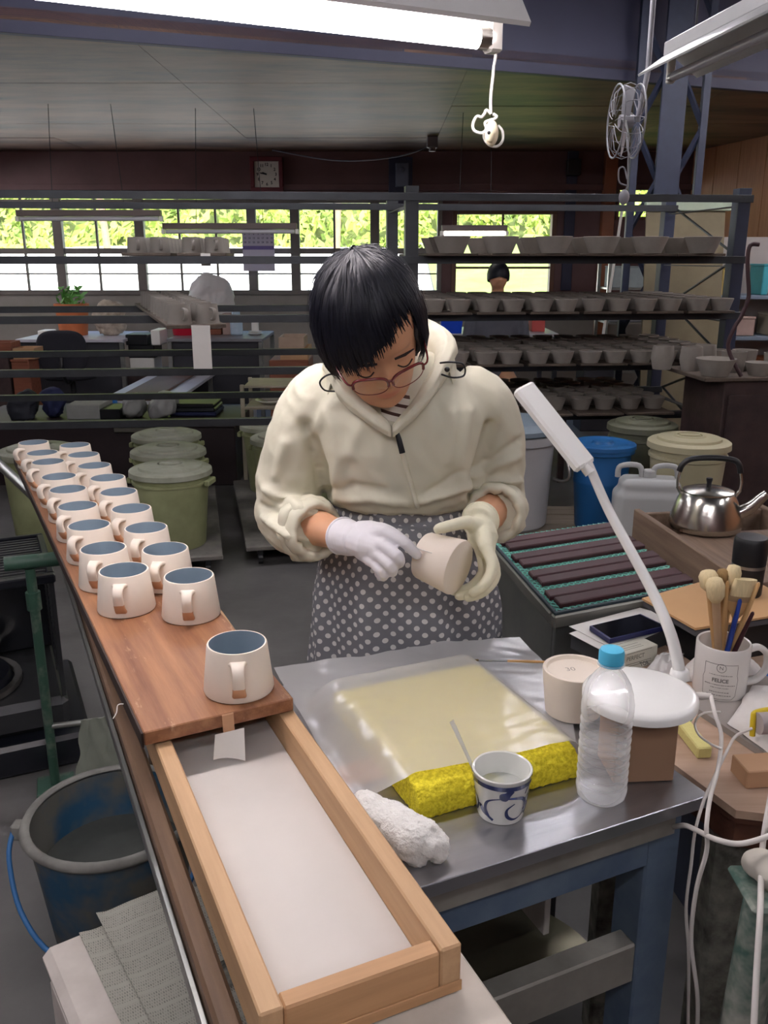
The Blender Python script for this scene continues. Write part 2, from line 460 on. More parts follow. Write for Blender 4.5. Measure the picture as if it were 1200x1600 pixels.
# ================================================================== DRYING RACK
RA = D(5.5); RM = T(-2.35, 3.96, 0) @ RZ(RA)
def RL(x, y, z): return RM @ Vector((x, y, z))
LEV = dict(A=1.73, B=1.455, C=1.195, D=.955, E=.715)
rack = thing('drying_rack', 'long dark steel drying rack with five levels of rails across the workshop', 'rack', RL(0, 0, 0), RA)
RLEN = 4.1
for n_, z in LEV.items():
    for y in (0, .85):
        if n_ == 'B' and y > 0: pass
        g = G(); g.box(-.9, RLEN, y-.004, y+.002, z-.034, z, .001); g.box(-.9, RLEN, y-.0, y+.034, z-.006, z, .001)
        obj('rail', g, M_steel, rack)
for x in (-.85, 2.49, RLEN-.04):
    for y in (0, .85):
        obj('post', G().box(x-.03, x+.03, y+.003, y+.009, 0, 1.76, .001).box(x-.03, x-.024, y+.009, y+.07, 0, 1.76, .001), M_steel2 if x > 3 else M_steel, rack)
for z in LEV.values():
    for x in (2.49, RLEN-.04): obj('cross_bar', G().box(x-.02, x+.02, .01, .84, z-.05, z-.046, .001), M_steel, rack)
zz = [.2, .5, .72, .95, 1.2, 1.45, 1.7]
for i in range(len(zz)-1):
    a, b = (.05, .8) if i % 2 else (.8, .05)
    obj('brace', G().tube([(RLEN-.02, a, zz[i]), (RLEN-.02, b, zz[i+1])], .007, 6), M_steel, rack)
# boards on the rack and the bowls standing on them
def bowl_mesh(r0, r1, h, name):
    t = .004
    pr = [(0, 0), (r0, 0), (r1, h), (r1-t*.5, h+t*.4), (r1-t, h), (r0-t, .006), (0, .006)]
    return mesh_of(name, G().lathe(pr, 20), 35)
bw = bowl_mesh(.039, .0562, .055, 'bowl'); bwl = bowl_mesh(.055, .085, .072, 'bowl')
bd = mesh_of('ware_board', G().box(-.115, .115, -.10, 1.02, 0, .012, .002))
bw.materials.append(M_bowl); bwl.materials.append(M_bowl); bd.materials.append(M_clayboard)
NTH = ['first', 'second', 'third', 'fourth', 'fifth', 'sixth', 'seventh', 'eighth', 'ninth', 'tenth', 'eleventh', 'twelfth']
def shelf(level, xs, bm, rows, cols, sp, lname, y0=-.06, jit=.0022):
    z = LEV[level]; n = 0
    for i, x in enumerate(xs):
        o = bpy.data.objects.new('ware_board', bd); COL.objects.link(o); o.location = RL(x, 0, z+.0005); o.rotation_euler = (0, 0, RA)
        tag(o, NTH[i]+' ware board from the left under bowls on the '+lname, 'board', 'ware boards on the '+lname)
        for r in range(rows):
            for c in range(cols):
                if random.random() < .03 and r > 0: continue
                b = bpy.data.objects.new('bowl', bm); COL.objects.link(b)
                b.location = RL(x+(c-(cols-1)/2)*sp*.845+random.uniform(-jit, jit), y0+r*sp+random.uniform(-jit, jit), z+.0127); b.rotation_euler = (0, 0, random.uniform(0, 6))
                rw = 'front' if r == 0 else NTH[r]
                tag(b, 'grey clay bowl '+NTH[i*cols+c]+' from the left in the '+rw+' row on the '+lname, 'bowl', 'clay bowls on the '+lname)
random.seed(5)
shelf('B', [2.66+i*.234 for i in range(6)], bwl, 3, 1, .2, 'eye-level rack shelf', jit=.012)
shelf('C', [2.645+i*.252 for i in range(6)], bw, 7, 2, .14, 'third rack shelf')
shelf('D', [2.645+i*.252 for i in range(6)], bw, 7, 2, .14, 'fourth rack shelf')
shelf('E', [2.645+i*.252 for i in range(5)], bw, 6, 2, .14, 'lowest rack shelf', y0=.04)
# long mug boards on the left half
def mug_raw_mesh():
    g = G().lathe([(0, 0), (.046, 0), (.040, .07), (.037, .07), (.042, .006), (0, .006)], 20)
    return mesh_of('raw_mug', g, 35)
rawm = mug_raw_mesh(); m_raw = mat('raw_mug_clay', '#8d8780', .75, var=.06); rawm.materials.append(m_raw)
rawh = mesh_of('handle', G().add(tube(smooth_path([(0, -.04, .055), (0, -.07, .052), (0, -.074, .035), (0, -.06, .018), (0, -.045, .016)], 4), .006, 6, flat=(1, 1.4))), 40); rawh.materials.append(m_raw)
def raw_board(x, z, yy0, n, sp, lname, lab, ang=0.0):
    bo = obj('ware_board', G().box(-.11, .11, -.02, n*sp+(.16 if n > 9 else .05), 0, .014, .002), M_clayboard, loc=RL(x, yy0, z+.0005), rz=RA+ang)
    tag(bo, lab, 'board'); M0 = T(*RL(x, yy0, z+.0146)) @ RZ(RA+ang)
    for r in range(n):
        for c in (0, 1):
            t = thing('raw_mug', 'raw grey mug, '+NTH[r]+' from the front, '+('left' if c == 0 else 'right')+' row, on the '+lname, 'mug', M0 @ V(-.052+c*.104, .06+r*sp, 0), RA+ang+.25, 'raw mugs on the '+lname)
            for nm, me in (('body', rawm), ('handle', rawh)):
                o = bpy.data.objects.new(nm, me); COL.objects.link(o); o.parent = t
raw_board(1.58, LEV['C'], -.77, 10, .155, 'board over the left rails', 'narrow ware board carrying two rows of raw mugs over the left rails', D(13.5))
raw_board(1.28, LEV['B'], .1, 5, .130, 'eye-level board', 'narrow eye-level ware board of raw mugs before the left windows')
rb2 = raw_board(1.53, LEV['B'], .08, 4, .130, 'board beside the calendar', 'short eye-level ware board next to the calendar')
tg = obj('paper_tag', G().box(-.035, .035, -.002, 0, -.16, 0, .0005), M_paper, loc=RL(1.60, -.797, LEV['C']+.012)); tag(tg, 'white paper tag hanging from the end of the raw mug board', 'tag')
tg = obj('paper_tag', G().box(-.022, .022, -.002, 0, -.055, 0, .0005), M_paper, loc=RL(1.55, .045, LEV['B']+.012)); tag(tg, 'small paper tag under the eye-level mug board', 'tag')
# lattice column behind the rack
col = thing('lattice_column', 'tall dark blue steel lattice column behind the right end of the rack', 'column', (1.72, 5.72, 0))
obj('web', G().box(-.06, .06, -.03, .03, 0, 3.4, .004).box(-.075, .075, -.045, -.03, 0, 3.4, .003), M_steel2, col)
for s in (-1, 1): obj('chord', G().box(s*.2-.022, s*.2+.022, -.02, .02, 0, 3.4, .003), M_steel2, col)
z = .1
for i in range(10):
    for s in (-1, 1):
        a, b = (.2, .05) if i % 2 else (.05, .2)
        obj('brace', G().tube([(s*a, 0, z), (s*b, 0, z+.3)], .019, 4), M_steel2, col)
    z += .3
# ================================================================== LAMPS
def fluoro(name, label, c, ang, L, on, z, tubes=1, wing=.075, cable=None, group=None, drop=None, tilt=0.0):
    """hanging fluorescent fitting: trough reflector, sockets and tube; c = centre, along local x"""
    t = thing(name, label, 'lamp', (c[0], c[1], z), ang, group)
    h = L/2+.03
    sec = [(-wing, .012), (-.028, .075), (.028, .075), (wing, .012), (wing-.004, .006), (.026, .068), (-.026, .068), (-wing+.004, .006)]
    obj('reflector', G().add(loft([[V(x, p[0], p[1]) for p in sec] for x in (-h, h)])), M_whitepaint, t)
    obj('channel', G().box(-h, h, -.026, .026, .075, .125, .004), M_whitepaint, t)
    for s in (-1, 1): obj('socket', G().box(s*(L/2+.008)-.012, s*(L/2+.008)+.012, -.014, .014, -.02, .07, .004), M_white, t)
    obj('tube', G().tube([(-L/2, 0, 0), (L/2, 0, 0)], .0163, 14), on, t, 40)
    for s in (-1, 1): obj('tube_cap', G().tube([(s*(L/2-.001), 0, 0), (s*(L/2-.022), 0, 0)], .0172, 14), M_chrome, t, 40)
    if drop:
        for s in (-.7, .7):
            obj('hanging_rod', G().tube([(s*h, 0, .12), (s*h, 0, drop-z)], .004, 6), M_steel, t)
    return t
E1 = V(math.cos(D(25)), math.sin(D(25)), 0); E2 = V(-math.sin(D(25)), math.cos(D(25)), 0)
m_on = emit('lit_tube', '#fdf3f6', TUBE_ON); m_fill = emit('fill_tube_added', '#fbf8ff', TUBE_FILL); m_off = mat('unlit_tube', '#c9c7cc', .3, var=.03)
LC = V(.185, 1.565, 0)-E1*.62
LMP = fluoro('fluorescent_lamp', 'lit fluorescent tube lamp hanging above the worktable', LC, D(25), 1.2, m_on, 1.785, drop=3.4)
# pull cord switch with looped cord below the lit lamp
pc = PY(770, 45, 1.62); q0 = PY(766, 172, 1.62); qk = PY(768, 208, 1.62)
t = thing('pull_switch', 'cream pull switch on a looped white cord below the lit lamp', 'switch', tuple(qk))
def pts(pp, y): return [PY(a, b, y)-qk for a, b in pp]
obj('cord', G().tube(smooth_path([V(.125, 1.625, 1.80)-qk]+pts([(770, 75), (771, 110), (767, 150), (767, 178)], 1.62), 5), .0026, 6), M_white, t, 60)
obj('cord_loop', G().tube(smooth_path(pts([(767, 178), (760, 172), (757, 178), (752, 183), (745, 182), (739, 194), (741, 204), (752, 208), (760, 202), (758, 192), (765, 188), (772, 186), (776, 182), (770, 178)], 1.618), 5), .0026, 6), M_white, t, 60)
obj('cord_loop', G().tube(smooth_path(pts([(760, 200), (756, 214), (764, 226), (776, 229), (785, 220), (785, 205), (778, 196)], 1.625), 5), .0024, 6), M_white, t, 60)
obj('switch_body', G().ball((0, 0, 0), (.012, .011, .021), 10).ball((-.003, -.008, -.002), (.0085, .006, .014), 8), mat('cream_plastic', '#e8dcbc', .4, var=.03), t, 60)
obj('switch_button', G().ball((-.006, -.0135, -.001), (.003, .002, .003), 6), M_black, t, 60)
# unlit lamp at the upper right
fluoro('fluorescent_lamp', 'unlit fluorescent lamp with white reflector at the upper right', (1.16, 2.98), D(97), 1.3, m_off, 2.10, drop=3.4, wing=.12)
# narrow lamps hanging in front of the windows
def winlamp(lab, px0, px1, py, y, on, z1=CEIL):
    a = PY(px0, py, y); b = PY(px1, py, y); c = (a+b)/2; L = (b-a).length
    t = thing('strip_lamp', lab, 'lamp', tuple(c)); h = L/2
    obj('channel', G().box(-h, h, -.03, .03, .0, .045, .003), mat('brown_grey_strip', '#6b5f5a', .5, var=.05), t)
    obj('tube', G().tube([(-h+.02, 0, -.018), (h-.02, 0, -.018)], .0165, 10), on, t, 40)
    for s in (-1, 1):
        obj('socket', G().box(s*h-.012, s*h+.012, -.02, .02, -.036, .0, .002), M_white, t)
        obj('hanging_wire', G().tube([(s*h*.5, 0, .045), (s*h*.42, 0, z1-c.z)], .0025, 5), M_steel, t)
    return t
winlamp('unlit strip lamp hanging before the left windows, the higher of two', 27, 252, 338, 7.0, m_off)
winlamp('unlit strip lamp hanging before the windows, crossing the calendar', 255, 464, 358, 7.2, m_off)
winlamp('lit strip lamp hanging before the right window', 690, 792, 361, 7.4, emit('lit_tube_far', '#fff8f0', 9.0))
# fill lamps added out of view, around the viewer, to brighten the room
for x, y, a, w_ in ((-2.4, -.6, 25, 'behind the viewpoint on the left'), (.6, -1.6, 25, 'straight behind the viewpoint'), (2.4, .6, 97, 'over the right desk'), (-3.6, 2.2, 25, 'above the stove, far left'), (-2.2, 2.9, 25, 'above the stove, nearer the woman'),
                    (-.6, 3.7, 25, 'behind the woman'), (1.0, 4.3, 25, 'before the rack bowls'), (2.6, 4.4, 25, 'by the right wall'), (3.2, 2.2, 97, 'high at the right'), (-4.45, 7.0, 90, 'by the left wall, nearer'), (-4.45, 8.6, 90, 'by the left wall, farther'), (3.65, 5.5, 97, 'by the right wall, farther'), (-.4, -.9, 25, 'over the viewpoint')):
    fluoro('fluorescent_lamp', 'added unseen fill lamp high under the roof '+w_, (x, y), D(a), 1.2, m_fill, 2.72 if y < 6.5 else 2.30, drop=3.4 if y < 6.5 else CEIL)

# ================================================================== WORK AREA (frame turned 25 degrees)
O3 = P(405, 1590, .83); O3.z = 0
WM = T(*O3) @ RZ(D(24.5)); WA = D(24.5)
def WL(a, b, z=0.0): return WM @ Vector((a, b, z))
TZ = .78
# steel topped table
m_top = mat('brushed_steel_top', '#9a9ba0', .3, .9, scale=3, col2='#b5b5b8', bump=.05, bscale=30, stretch=(1, 6, 1))
m_blue = mat('blue_grey_paint', '#46566b', .5, scale=14, col2='#5c6a78', bump=.15, bscale=50)
TX0, TX1, TY0, TY1 = .13, .645, .14, .66
tb = thing('work_table', 'steel topped worktable on a blue-grey painted frame', 'table', WL(TX0, TY0), WA)
tw, td = TX1-TX0, TY1-TY0
obj('table_top', G().box(0, tw, 0, td, TZ-.004, TZ, .001).box(0, tw, .002, .006, TZ-.02, TZ-.004, .0005).box(tw-.004, tw, .0, td, TZ-.02, TZ-.004, .0005), m_top, tb)
obj('sub_top', G().box(.03, tw-.05, .03, td-.02, TZ-.03, TZ-.0045, .002), mat('dark_under', '#26241f', .8), tb)
m_rail = mat('worn_steel_rail', '#85827b', .45, .4, scale=8, col2='#aaa69c', bump=.1)
for x in (.03, tw-.064):
    for y in (.035, td-.09):
        obj('leg', G().box(x, x+.058, y, y+.058, 0, TZ-.031, .003), m_blue, tb)
for y in (.03, td-.10): obj('rail', G().box(.089, tw-.065, y, y+.05, TZ-.11, TZ-.045, .003), m_blue, tb)
obj('rail', G().box(.03, tw-.03, .022, .03, TZ-.065, TZ-.033, .002), m_rail, tb)
for x in (.035, tw-.06): obj('rail', G().box(x, x+.045, .095, td-.095, TZ-.10, TZ-.05, .003), m_blue, tb)
obj('lower_rail', G().box(.089, tw-.065, .036, .07, .475, .54, .003), m_rail, tb)
obj('lower_rail', G().box(.089, tw-.065, td-.09, td-.05, .47, .52, .003), m_blue, tb)
obj('shelf', G().add(grid(2, 14, lambda s, u: (lerp(.095, tw-.11, s), lerp(.08, td-.1, u), .50+.02*math.cos(u*math.pi*2)))), mat('dull_steel_sheet', '#6f6a58', .32, .8, scale=4, bump=.03), tb, 60)
obj('inner_plate', G().box(tw-.16, tw-.15, .12, td-.12, .52, .68, .001), mat('white_worn_plate', '#a5a09a', .5, var=.15), tb)
# long bench under tray and ware board
m_dirtywood = wood('dusty_brown_wood', '#4c3829', '#6e5640', 'y', rough=.6)
bn = thing('bench', 'long low-sided bench with brown side timber and dusty white top', 'bench', WL(0, 0), WA)
m_dusty = mat('dusty_white_board', '#a99f92', .85, scale=7, col2='#cfc6ba', bump=.1)
obj('bench_top', G().box(-.02, .222, -.35, .05, .742, TZ-.002, .003), m_dusty, bn)
obj('side_beam', G().box(-.026, -.0015, -.35, 1.50, .715, .775, .004), m_dirtywood, bn)
obj('metal_strip', G().box(-.034, -.0275, -.35, 1.50, .735, .755, .001), M_galv, bn)
obj('cross_beam', G().box(-.0025, .17, 1.40, 1.45, .72, .777, .003), m_dirtywood, bn)
for x, y in ((-.03, -.30), (.16, -.30), (.05, 1.41), (.12, 1.41)): obj('leg', G().box(x, x+.042, y, y+.045, 0, .7145 if x < 0 else .7195 if y > 0 else .74, .003), m_dirtywood, bn)
# wooden tray
m_tray = wood('pale_tray_wood', '#a98763', '#c8a47d', 'y', rough=.6, bump=.15)
m_trayx = wood('pale_tray_wood_cross', '#a37c57', '#c49a70', 'x', rough=.6, bump=.15)
m_liner = mat('plaster_dusted_liner', '#cfc9c2', .85, var=.05, scale=5, bump=.12, bscale=18)
tr = thing('wooden_tray', 'long pale wooden tray with a white dusted floor at the front', 'tray', WL(0, 0, TZ), WA)
TWD, TLN = .197, 1.0
obj('side_rail', G().box(0, .022, 0, TLN, .0, .052, .002), m_tray, tr)
obj('side_rail', G().box(TWD-.022, TWD, 0, TLN, .0, .052, .002), m_tray, tr)
obj('end_rail', G().box(.0225, TWD-.0225, .0, .02, .0, .05, .002), m_trayx, tr)
obj('end_rail', G().box(.0225, TWD-.0225, TLN-.02, TLN, .0, .05, .002), m_trayx, tr)
obj('tray_floor', G().box(.0225, TWD-.0225, .0205, TLN-.0205, .001, .008, .0005), m_liner, tr)
obj('bottom_strip', G().box(.0, TWD, -.002, -.0003, .0, .012, .0005), m_trayx, tr)
# long mug board
BZ = .856
m_board = mat('red_brown_board', '#6a412b', .5, scale=1.5, col2='#a07250', stretch=(26, 2, 26), detail=8, ramp=(.3, .72), bump=.25, bscale=4)
N, L, b = nodes_of(m_board)
tc = N['Texture Coordinate'] if 'Texture Coordinate' in N else [n for n in N if n.type == 'TEX_COORD'][0]
n3 = N.new('ShaderNodeTexNoise'); n3.inputs['Scale'].default_value = 14; n3.inputs['Detail'].default_value = 8; n3.inputs['Roughness'].default_value = .75
mp3 = N.new('ShaderNodeMapping'); mp3.inputs['Scale'].default_value = (3.0, .9, 1); L.new(tc.outputs['Object'], mp3.inputs[0]); L.new(mp3.outputs[0], n3.inputs['Vector'])
sc = math_node(N, L, 'MULTIPLY', math_node(N, L, 'SUBTRACT', n3.outputs[0], .6), 6.0); sc.node.use_clamp = True
L.new(mixrgb(N, L, sc, N[m_board['ramp']].outputs[0], lin('#c9a586')), b.inputs['Base Color'])
m_edge = mat('dark_board_edge', '#2b1c15', .7, var=.3, scale=30)
bo = thing('mug_board', 'long red-brown plank carrying two rows of cream mugs', 'board', WL(-.014, .468, BZ-.02), WA+D(2.4))
obj('board', G().box(0, .208, 0, 1.83, 0.0, .02, .0015), m_board, bo)
obj('edge_strip', G().box(-.0035, -.0003, .0, 1.83, -.002, .0195, .0005), m_edge, bo)
BM = T(*WL(-.014, .468, BZ)) @ RZ(WA+D(2.4))
tp = thing('paper_label', 'blank white paper label taped under the near end of the mug board', 'label', BM @ V(.112, -.0015, -.02), WA+D(2.4))
obj('tape', G().add(thick(grid(1, 6, lambda s, u: (lerp(-.008, .008, s), [.0, .0, -.0012, -.0016, -.002, -.003, -.004][int(u*6+.01)]-.0004, [.0206, .0206, .019, .012, .002, -.006, -.014][int(u*6+.01)])), .0003)), mat('paper_tape', '#b98f6d', .6, var=.05), tp)
obj('paper', G().add(thick(grid(6, 6, lambda s, u: (lerp(-.02, .021, s)-.006*u, -.005-.010*u*(s-.3)**2*3-.003*u, -.004-.034*u-.006*s*(u)), ), .0003)), M_paper, tp, 60)
th = obj('splinter', G().tube(smooth_path([V(0, 0, 0), V(-.008, -.004, .002), V(-.012, -.016, -.003), V(-.018, -.022, -.008)], 4), .0008, 5), M_paper, loc=BM @ V(-.0045, .115, -.013), rz=WA); tag(th, 'pale curled thread on the dark edge of the mug board', 'thread')
# cream mugs with blue-grey glaze inside
m_mug = mat('cream_bisque', '#e6dacb', .7, var=.03, scale=12)
m_glaze = mat('blue_grey_glaze', '#7f8f9b', .45, var=.04, scale=20)
m_tan = mat('bare_tan_clay', '#c99b78', .75, var=.05)
MUG_R0, MUG_R1, MUG_H = .050, .0425, .072
t0 = thing('mug', 'x', 'mug')
mb = mesh_of('body', G().lathe([(0, .001), (MUG_R0-.004, 0), (MUG_R0-.001, .001), (MUG_R0, .004), (MUG_R1, MUG_H-.002), (MUG_R1-.001, MUG_H), (MUG_R1-.003, MUG_H)], 48), 40)
mi = mesh_of('glazed_inside', G().lathe([(MUG_R1-.003, MUG_H), (MUG_R1-.0035, MUG_H-.003), (MUG_R0-.008, .012), (MUG_R0-.016, .006), (0, .006)], 48), 40)
hp = smooth_path([(0, -.0425, .058), (0, -.052, .0595), (0, -.0625, .057), (0, -.067, .049), (0, -.0645, .037), (0, -.0585, .024), (0, -.0485, .013)], 5)
wv = [.0130, .0122, .0115, .0108, .0102, .0098, .0094, .009, .0088, .0086, .0085, .0083, .0082, .0082, .0082, .0082, .0083, .0083, .0084, .0085, .0085, .0086, .0086, .0087, .0088, .0089, .009, .0092, .0094, .0096, .0098]
vv, ff = [], []
def strap(path, wd, th):
    rings = []
    for i, p in enumerate(path):
        d = (path[min(len(path)-1, i+1)]-path[max(0, i-1)]).normalized(); n_ = Vector((1, 0, 0)).cross(d)
        w = wd[min(i, len(wd)-1)]
        rings.append([p+Vector((x*w, 0, 0))+n_*(y*th) for x, y in ((-1, -.4), (-.8, -1), (.8, -1), (1, -.4), (1, .4), (.8, 1), (-.8, 1), (-1, .4))])
    return loft(rings)
cut = 22
mh = mesh_of('handle', G().add(strap(hp[:cut+1], wv, .0036)), 60)
mt = mesh_of('handle_foot', G().add(strap(hp[cut:], wv[cut:], .0036)), 60)
for me, m in ((mb, m_mug), (mi, m_glaze), (mh, m_mug), (mt, m_tan)):
    me.materials.append(m); o = bpy.data.objects.new(me.name, me); COL.objects.link(o); o.parent = t0
LROW = [(193, 890), (161, 856), (139, 820), (121, 790), (106, 764), (92, 744), (75, 721), (66, 707), (52, 691)]
RROW = [(295, 899), (258, 857), (228, 824), (205, 794), (185, 768), (168, 746), (147, 727), (130, 710), (117, 695)]
ORD = ['nearest', 'second', 'third', 'fourth', 'fifth', 'sixth', 'seventh', 'eighth', 'farthest']
def mug_at(px, py, label, first=[True], turn=0.0):
    p = P(px, py, BZ+MUG_H+.0005); p.z = BZ+.0004
    if first[0]: t0.location = p; t0.rotation_euler = (0, 0, turn); t0['label'] = label; t0['group'] = 'cream mugs on the plank'; first[0] = False
    else: dup(t0, p, turn, label, 'cream mugs on the plank')
mug_at(370, 1003, 'single cream mug alone at the near end of the brown plank', turn=D(10))
random.seed(2)
for i, q in enumerate(LROW): mug_at(*q, ORD[i]+' cream mug in the left row on the plank', turn=D([6, -2, -14, -16, -18, -24, -26, -28, -28][i]))
for i, q in enumerate(RROW): mug_at(*q, ORD[i]+' cream mug in the right row on the plank', turn=D([8, -4, -6, -16, -18, -22, -24, -26, -28][i]))
# foam block, thin board and translucent sheet
m_foam = mat('yellow_foam', '#c4b00e', .9, scale=200, col2='#f8e840', bump=.9, bscale=180, detail=3)
fa, fb = P(655, 1282, TZ+.001), P(905, 1213, TZ+.001)
fu = (fb-fa); flen = fu.length; fu.normalize(); fang = math.atan2(fu.y, fu.x)
FH = .042; FDP = .30
def foamv(v, n):
    k = nz(v.x*190, v.y*190, v.z*190)*.0020+nz(v.x*26, v.y*26, v.z*26)*.0008
    return v+n*k
fm = fuse(G().add(loft([[V(0, y*FDP, z) for y, z in ((.0, .0), (-.008, .012), (.0, .026), (.035, .038), (.10, FH), (.9, FH), (1, .03), (1, 0))], [V(flen, y*FDP, z) for y, z in ((.0, .0), (-.008, .012), (.0, .026), (.035, .038), (.10, FH), (.9, FH), (1, .03), (1, 0))]])), .003, 1, fn=foamv)
foam = obj('foam_block', fm, m_foam, loc=tuple(fa), rz=fang); tag(foam, 'rough bright yellow foam block lying under the translucent sheet', 'foam')
tbp = P(552, 1240, TZ)
thin = obj('thin_board', G().box(0, .07, 0, .05, 0, .004, .001), mat('tan_card', '#b98a5e', .7, var=.08), loc=(tbp.x-.012, tbp.y+.006, TZ+.0006), rz=D(26)); tag(thin, 'small tan card half hidden under the front of the sheet', 'card')
m_sheet = bpy.data.materials.new('translucent_sheet'); m_sheet.use_nodes = True
N = m_sheet.node_tree.nodes; L = m_sheet.node_tree.links; N.remove(N['Principled BSDF'])
a_ = N.new('ShaderNodeBsdfTransparent'); a_.inputs[0].default_value = (.97, .97, .97, 1); d_ = N.new('ShaderNodeBsdfDiffuse'); d_.inputs[0].default_value = (.78, .78, .77, 1)
tl = N.new('ShaderNodeBsdfTranslucent'); tl.inputs[0].default_value = (.75, .75, .74, 1); g_ = N.new('ShaderNodeBsdfGlossy'); g_.inputs['Roughness'].default_value = .22
x1 = N.new('ShaderNodeMixShader'); x1.inputs[0].default_value = .3; x2 = N.new('ShaderNodeMixShader'); x2.inputs[0].default_value = .54; x3 = N.new('ShaderNodeMixShader'); x3.inputs[0].default_value = .10
L.new(d_.outputs[0], x1.inputs[1]); L.new(tl.outputs[0], x1.inputs[2]); L.new(a_.outputs[0], x2.inputs[1]); L.new(x1.outputs[0], x2.inputs[2]); L.new(x2.outputs[0], x3.inputs[1]); L.new(g_.outputs[0], x3.inputs[2]); L.new(x3.outputs[0], N['Material Output'].inputs[0])
fr = [P(546, 1247, TZ+.004), P(634, 1219, TZ+.042), P(770, 1190, TZ+.046), P(905, 1159, TZ+.045)]
bk = [P(428, 1045, TZ+.004), P(560, 1026, TZ+.006), P(700, 1001, TZ+.008), P(812, 998, TZ+.004)]
finv = (T(*fa) @ RZ(fang)).inverted()
def lerpn(pp, s):
    k = min(len(pp)-2, int(s*(len(pp)-1))); u = s*(len(pp)-1)-k; return pp[k].lerp(pp[k+1], u)
def sheetp(s, u):
    s_ = s
    p = lerpn(fr, s_).lerp(lerpn(bk, s_), u)
    side = .035*math.sin(u*math.pi)*sst(.5, 1, s)
    p = p+E1*side
    q = finv @ p
    inx = sst(-.06, .012, q.x)*(1-sst(flen-.012, flen+.05, q.x)); iny = sst(-.03, -.006, q.y)*(1-sst(FDP-.004, FDP+.08, q.y))
    z = TZ+.0025+(FH+.004)*inx*iny
    z += (.0018*nz(p.x*30, p.y*12)+.0014*(1-2*abs(nz(p.x*18+4, p.y*34)))+.0012)*(1.0 if u > .02 else 1)+.004*sst(.9, 1, u)*(.5+nz(s*7, 2.2))
    return V(p.x, p.y, max(z, TZ+.0016))
sh = obj('plastic_sheet', G().add(grid(80, 70, sheetp)), m_sheet, None, 80); tag(sh, 'translucent white plastic sheet draped over the yellow foam on the table', 'sheet')
# brush on the sheet
ba, bb = P(730, 1031, TZ+.012), P(880, 1035, TZ+.012)
t = thing('thin_brush', 'thin long brush lying on the far side of the translucent sheet', 'brush', tuple(ba)); dv = bb-ba
obj('handle', G().tube([dv*.42, dv*.7, dv], [.0022, .0026, .0012], 8), wood('brush_wood', '#b98a52', '#caa06a', 'x'), t, 60)
obj('ferrule', G().tube([dv*.12, dv*.42], [.0018, .0022], 8), M_galv, t, 60)
obj('bristles', G().tube([V(0, 0, 0), dv*.06, dv*.12], [.0004, .0016, .0018], 8), mat('tan_bristle', '#6b5a3a', .9), t, 60)
# towel
m_towel = mat('white_terry', '#e4e1da', .95, var=.05, scale=60, bump=.9, bscale=220, sheen=.3)
ta, tm, tc_, te = P(566, 1262, TZ+.025), P(600, 1285, TZ+.028), P(640, 1308, TZ+.027), P(668, 1322, TZ+.022)
g = G()
g.tube(smooth_path([ta, tm, tc_, te], 4), [.020+.004*math.sin(i*.9) for i in range(13)], 14, True)
g.tube(smooth_path([P(655, 1290, TZ+.028), P(683, 1312, TZ+.024), P(684, 1330, TZ+.014)], 4), .013, 10, True)
g.tube(smooth_path([P(610, 1300, TZ+.02), P(640, 1330, TZ+.016), P(655, 1335, TZ+.012)], 4), .013, 10, True)
g.tube(smooth_path([P(572, 1258, TZ+.02), P(620, 1272, TZ+.034), P(660, 1300, TZ+.034)], 4), .014, 10, True)
tow = fuse(g, .0032, 1, fn=lambda v, n: V(v.x, v.y, max(TZ+.0012, v.z))+n*(.0040*nz(v.x*48, v.y*48, v.z*48)+.0022*nz(v.x*190, v.y*190, v.z*190)) if v.z > TZ+.004 else V(v.x, v.y, TZ+.0012))
tow = obj('towel', tow, m_towel); tag(tow, 'white terry towel rolled up on the front of the steel table', 'towel')
# blue and white cup with plastic spoon
cp = P(787, 1292, TZ); cc = V(cp.x, cp.y+.031, TZ+.0006)
m_porc = mat('white_porcelain', '#dcdcd6', .18, var=.02, coat=.4); m_cobalt = mat('cobalt_blue', '#27305a', .25, var=.25, scale=30, coat=.3)
CR0, CR1, CH = .0295, .0375, .064
t = thing('porcelain_cup', 'white porcelain cup with cobalt blue scroll and water inside', 'cup', tuple(cc))
obj('body', G().lathe([(0, .003), (CR0-.004, .003), (CR0-.003, 0), (CR0-.001, 0), (CR0, .004), (CR1-.001, CH-.004), (CR1, CH-.001), (CR1-.0012, CH), (CR1-.003, CH-.001), (CR0-.002, .01), (0, .008)], 48), m_porc, t, 40)
wtr = bpy.data.materials.new('cup_water'); wtr.use_nodes = True; wb = wtr.node_tree.nodes['Principled BSDF']; wb.inputs['Base Color'].default_value = (.75, .77, .74, 1); wb.inputs['Roughness'].default_value = .03; wb.inputs['Alpha'].default_value = .35
obj('water', G().add(lathe([(0, .036), (.0310, .036), (.0314, .0355), (0, .0355)], 32)), wtr, t, 40)
def cupp(a, h, off=.0004):
    r = CR0+(CR1-CR0)*(h-.004)/(CH-.008)+off
    return V(r*math.cos(a), r*math.sin(a), h)
def band(path, w, nm='painted_scroll', mt_=m_cobalt):
    pp = []
    n_ = len(path)
    for i, (a, h) in enumerate(path):
        a0, h0 = path[max(0, i-1)]; a1, h1 = path[min(n_-1, i+1)]
        dx, dy = (a1-a0)*.034, h1-h0; l = math.hypot(dx, dy) or 1
        wi = w[min(i, len(w)-1)] if hasattr(w, '__len__') else w
        nx, ny = -dy/l*wi, dx/l*wi
        pp.append((cupp(a+nx/.034, h+ny), cupp(a-nx/.034, h-ny)))
    v = [x for q in pp for x in q]; f = [(2*i, 2*i+1, 2*i+3, 2*i+2) for i in range(n_-1)]
    return obj(nm, G().add((v, f)), mt_, t)
band([(i*math.pi/24, CH-.009) for i in range(49)], .0032, 'blue_rim_band')
A0 = -math.pi/2+.05
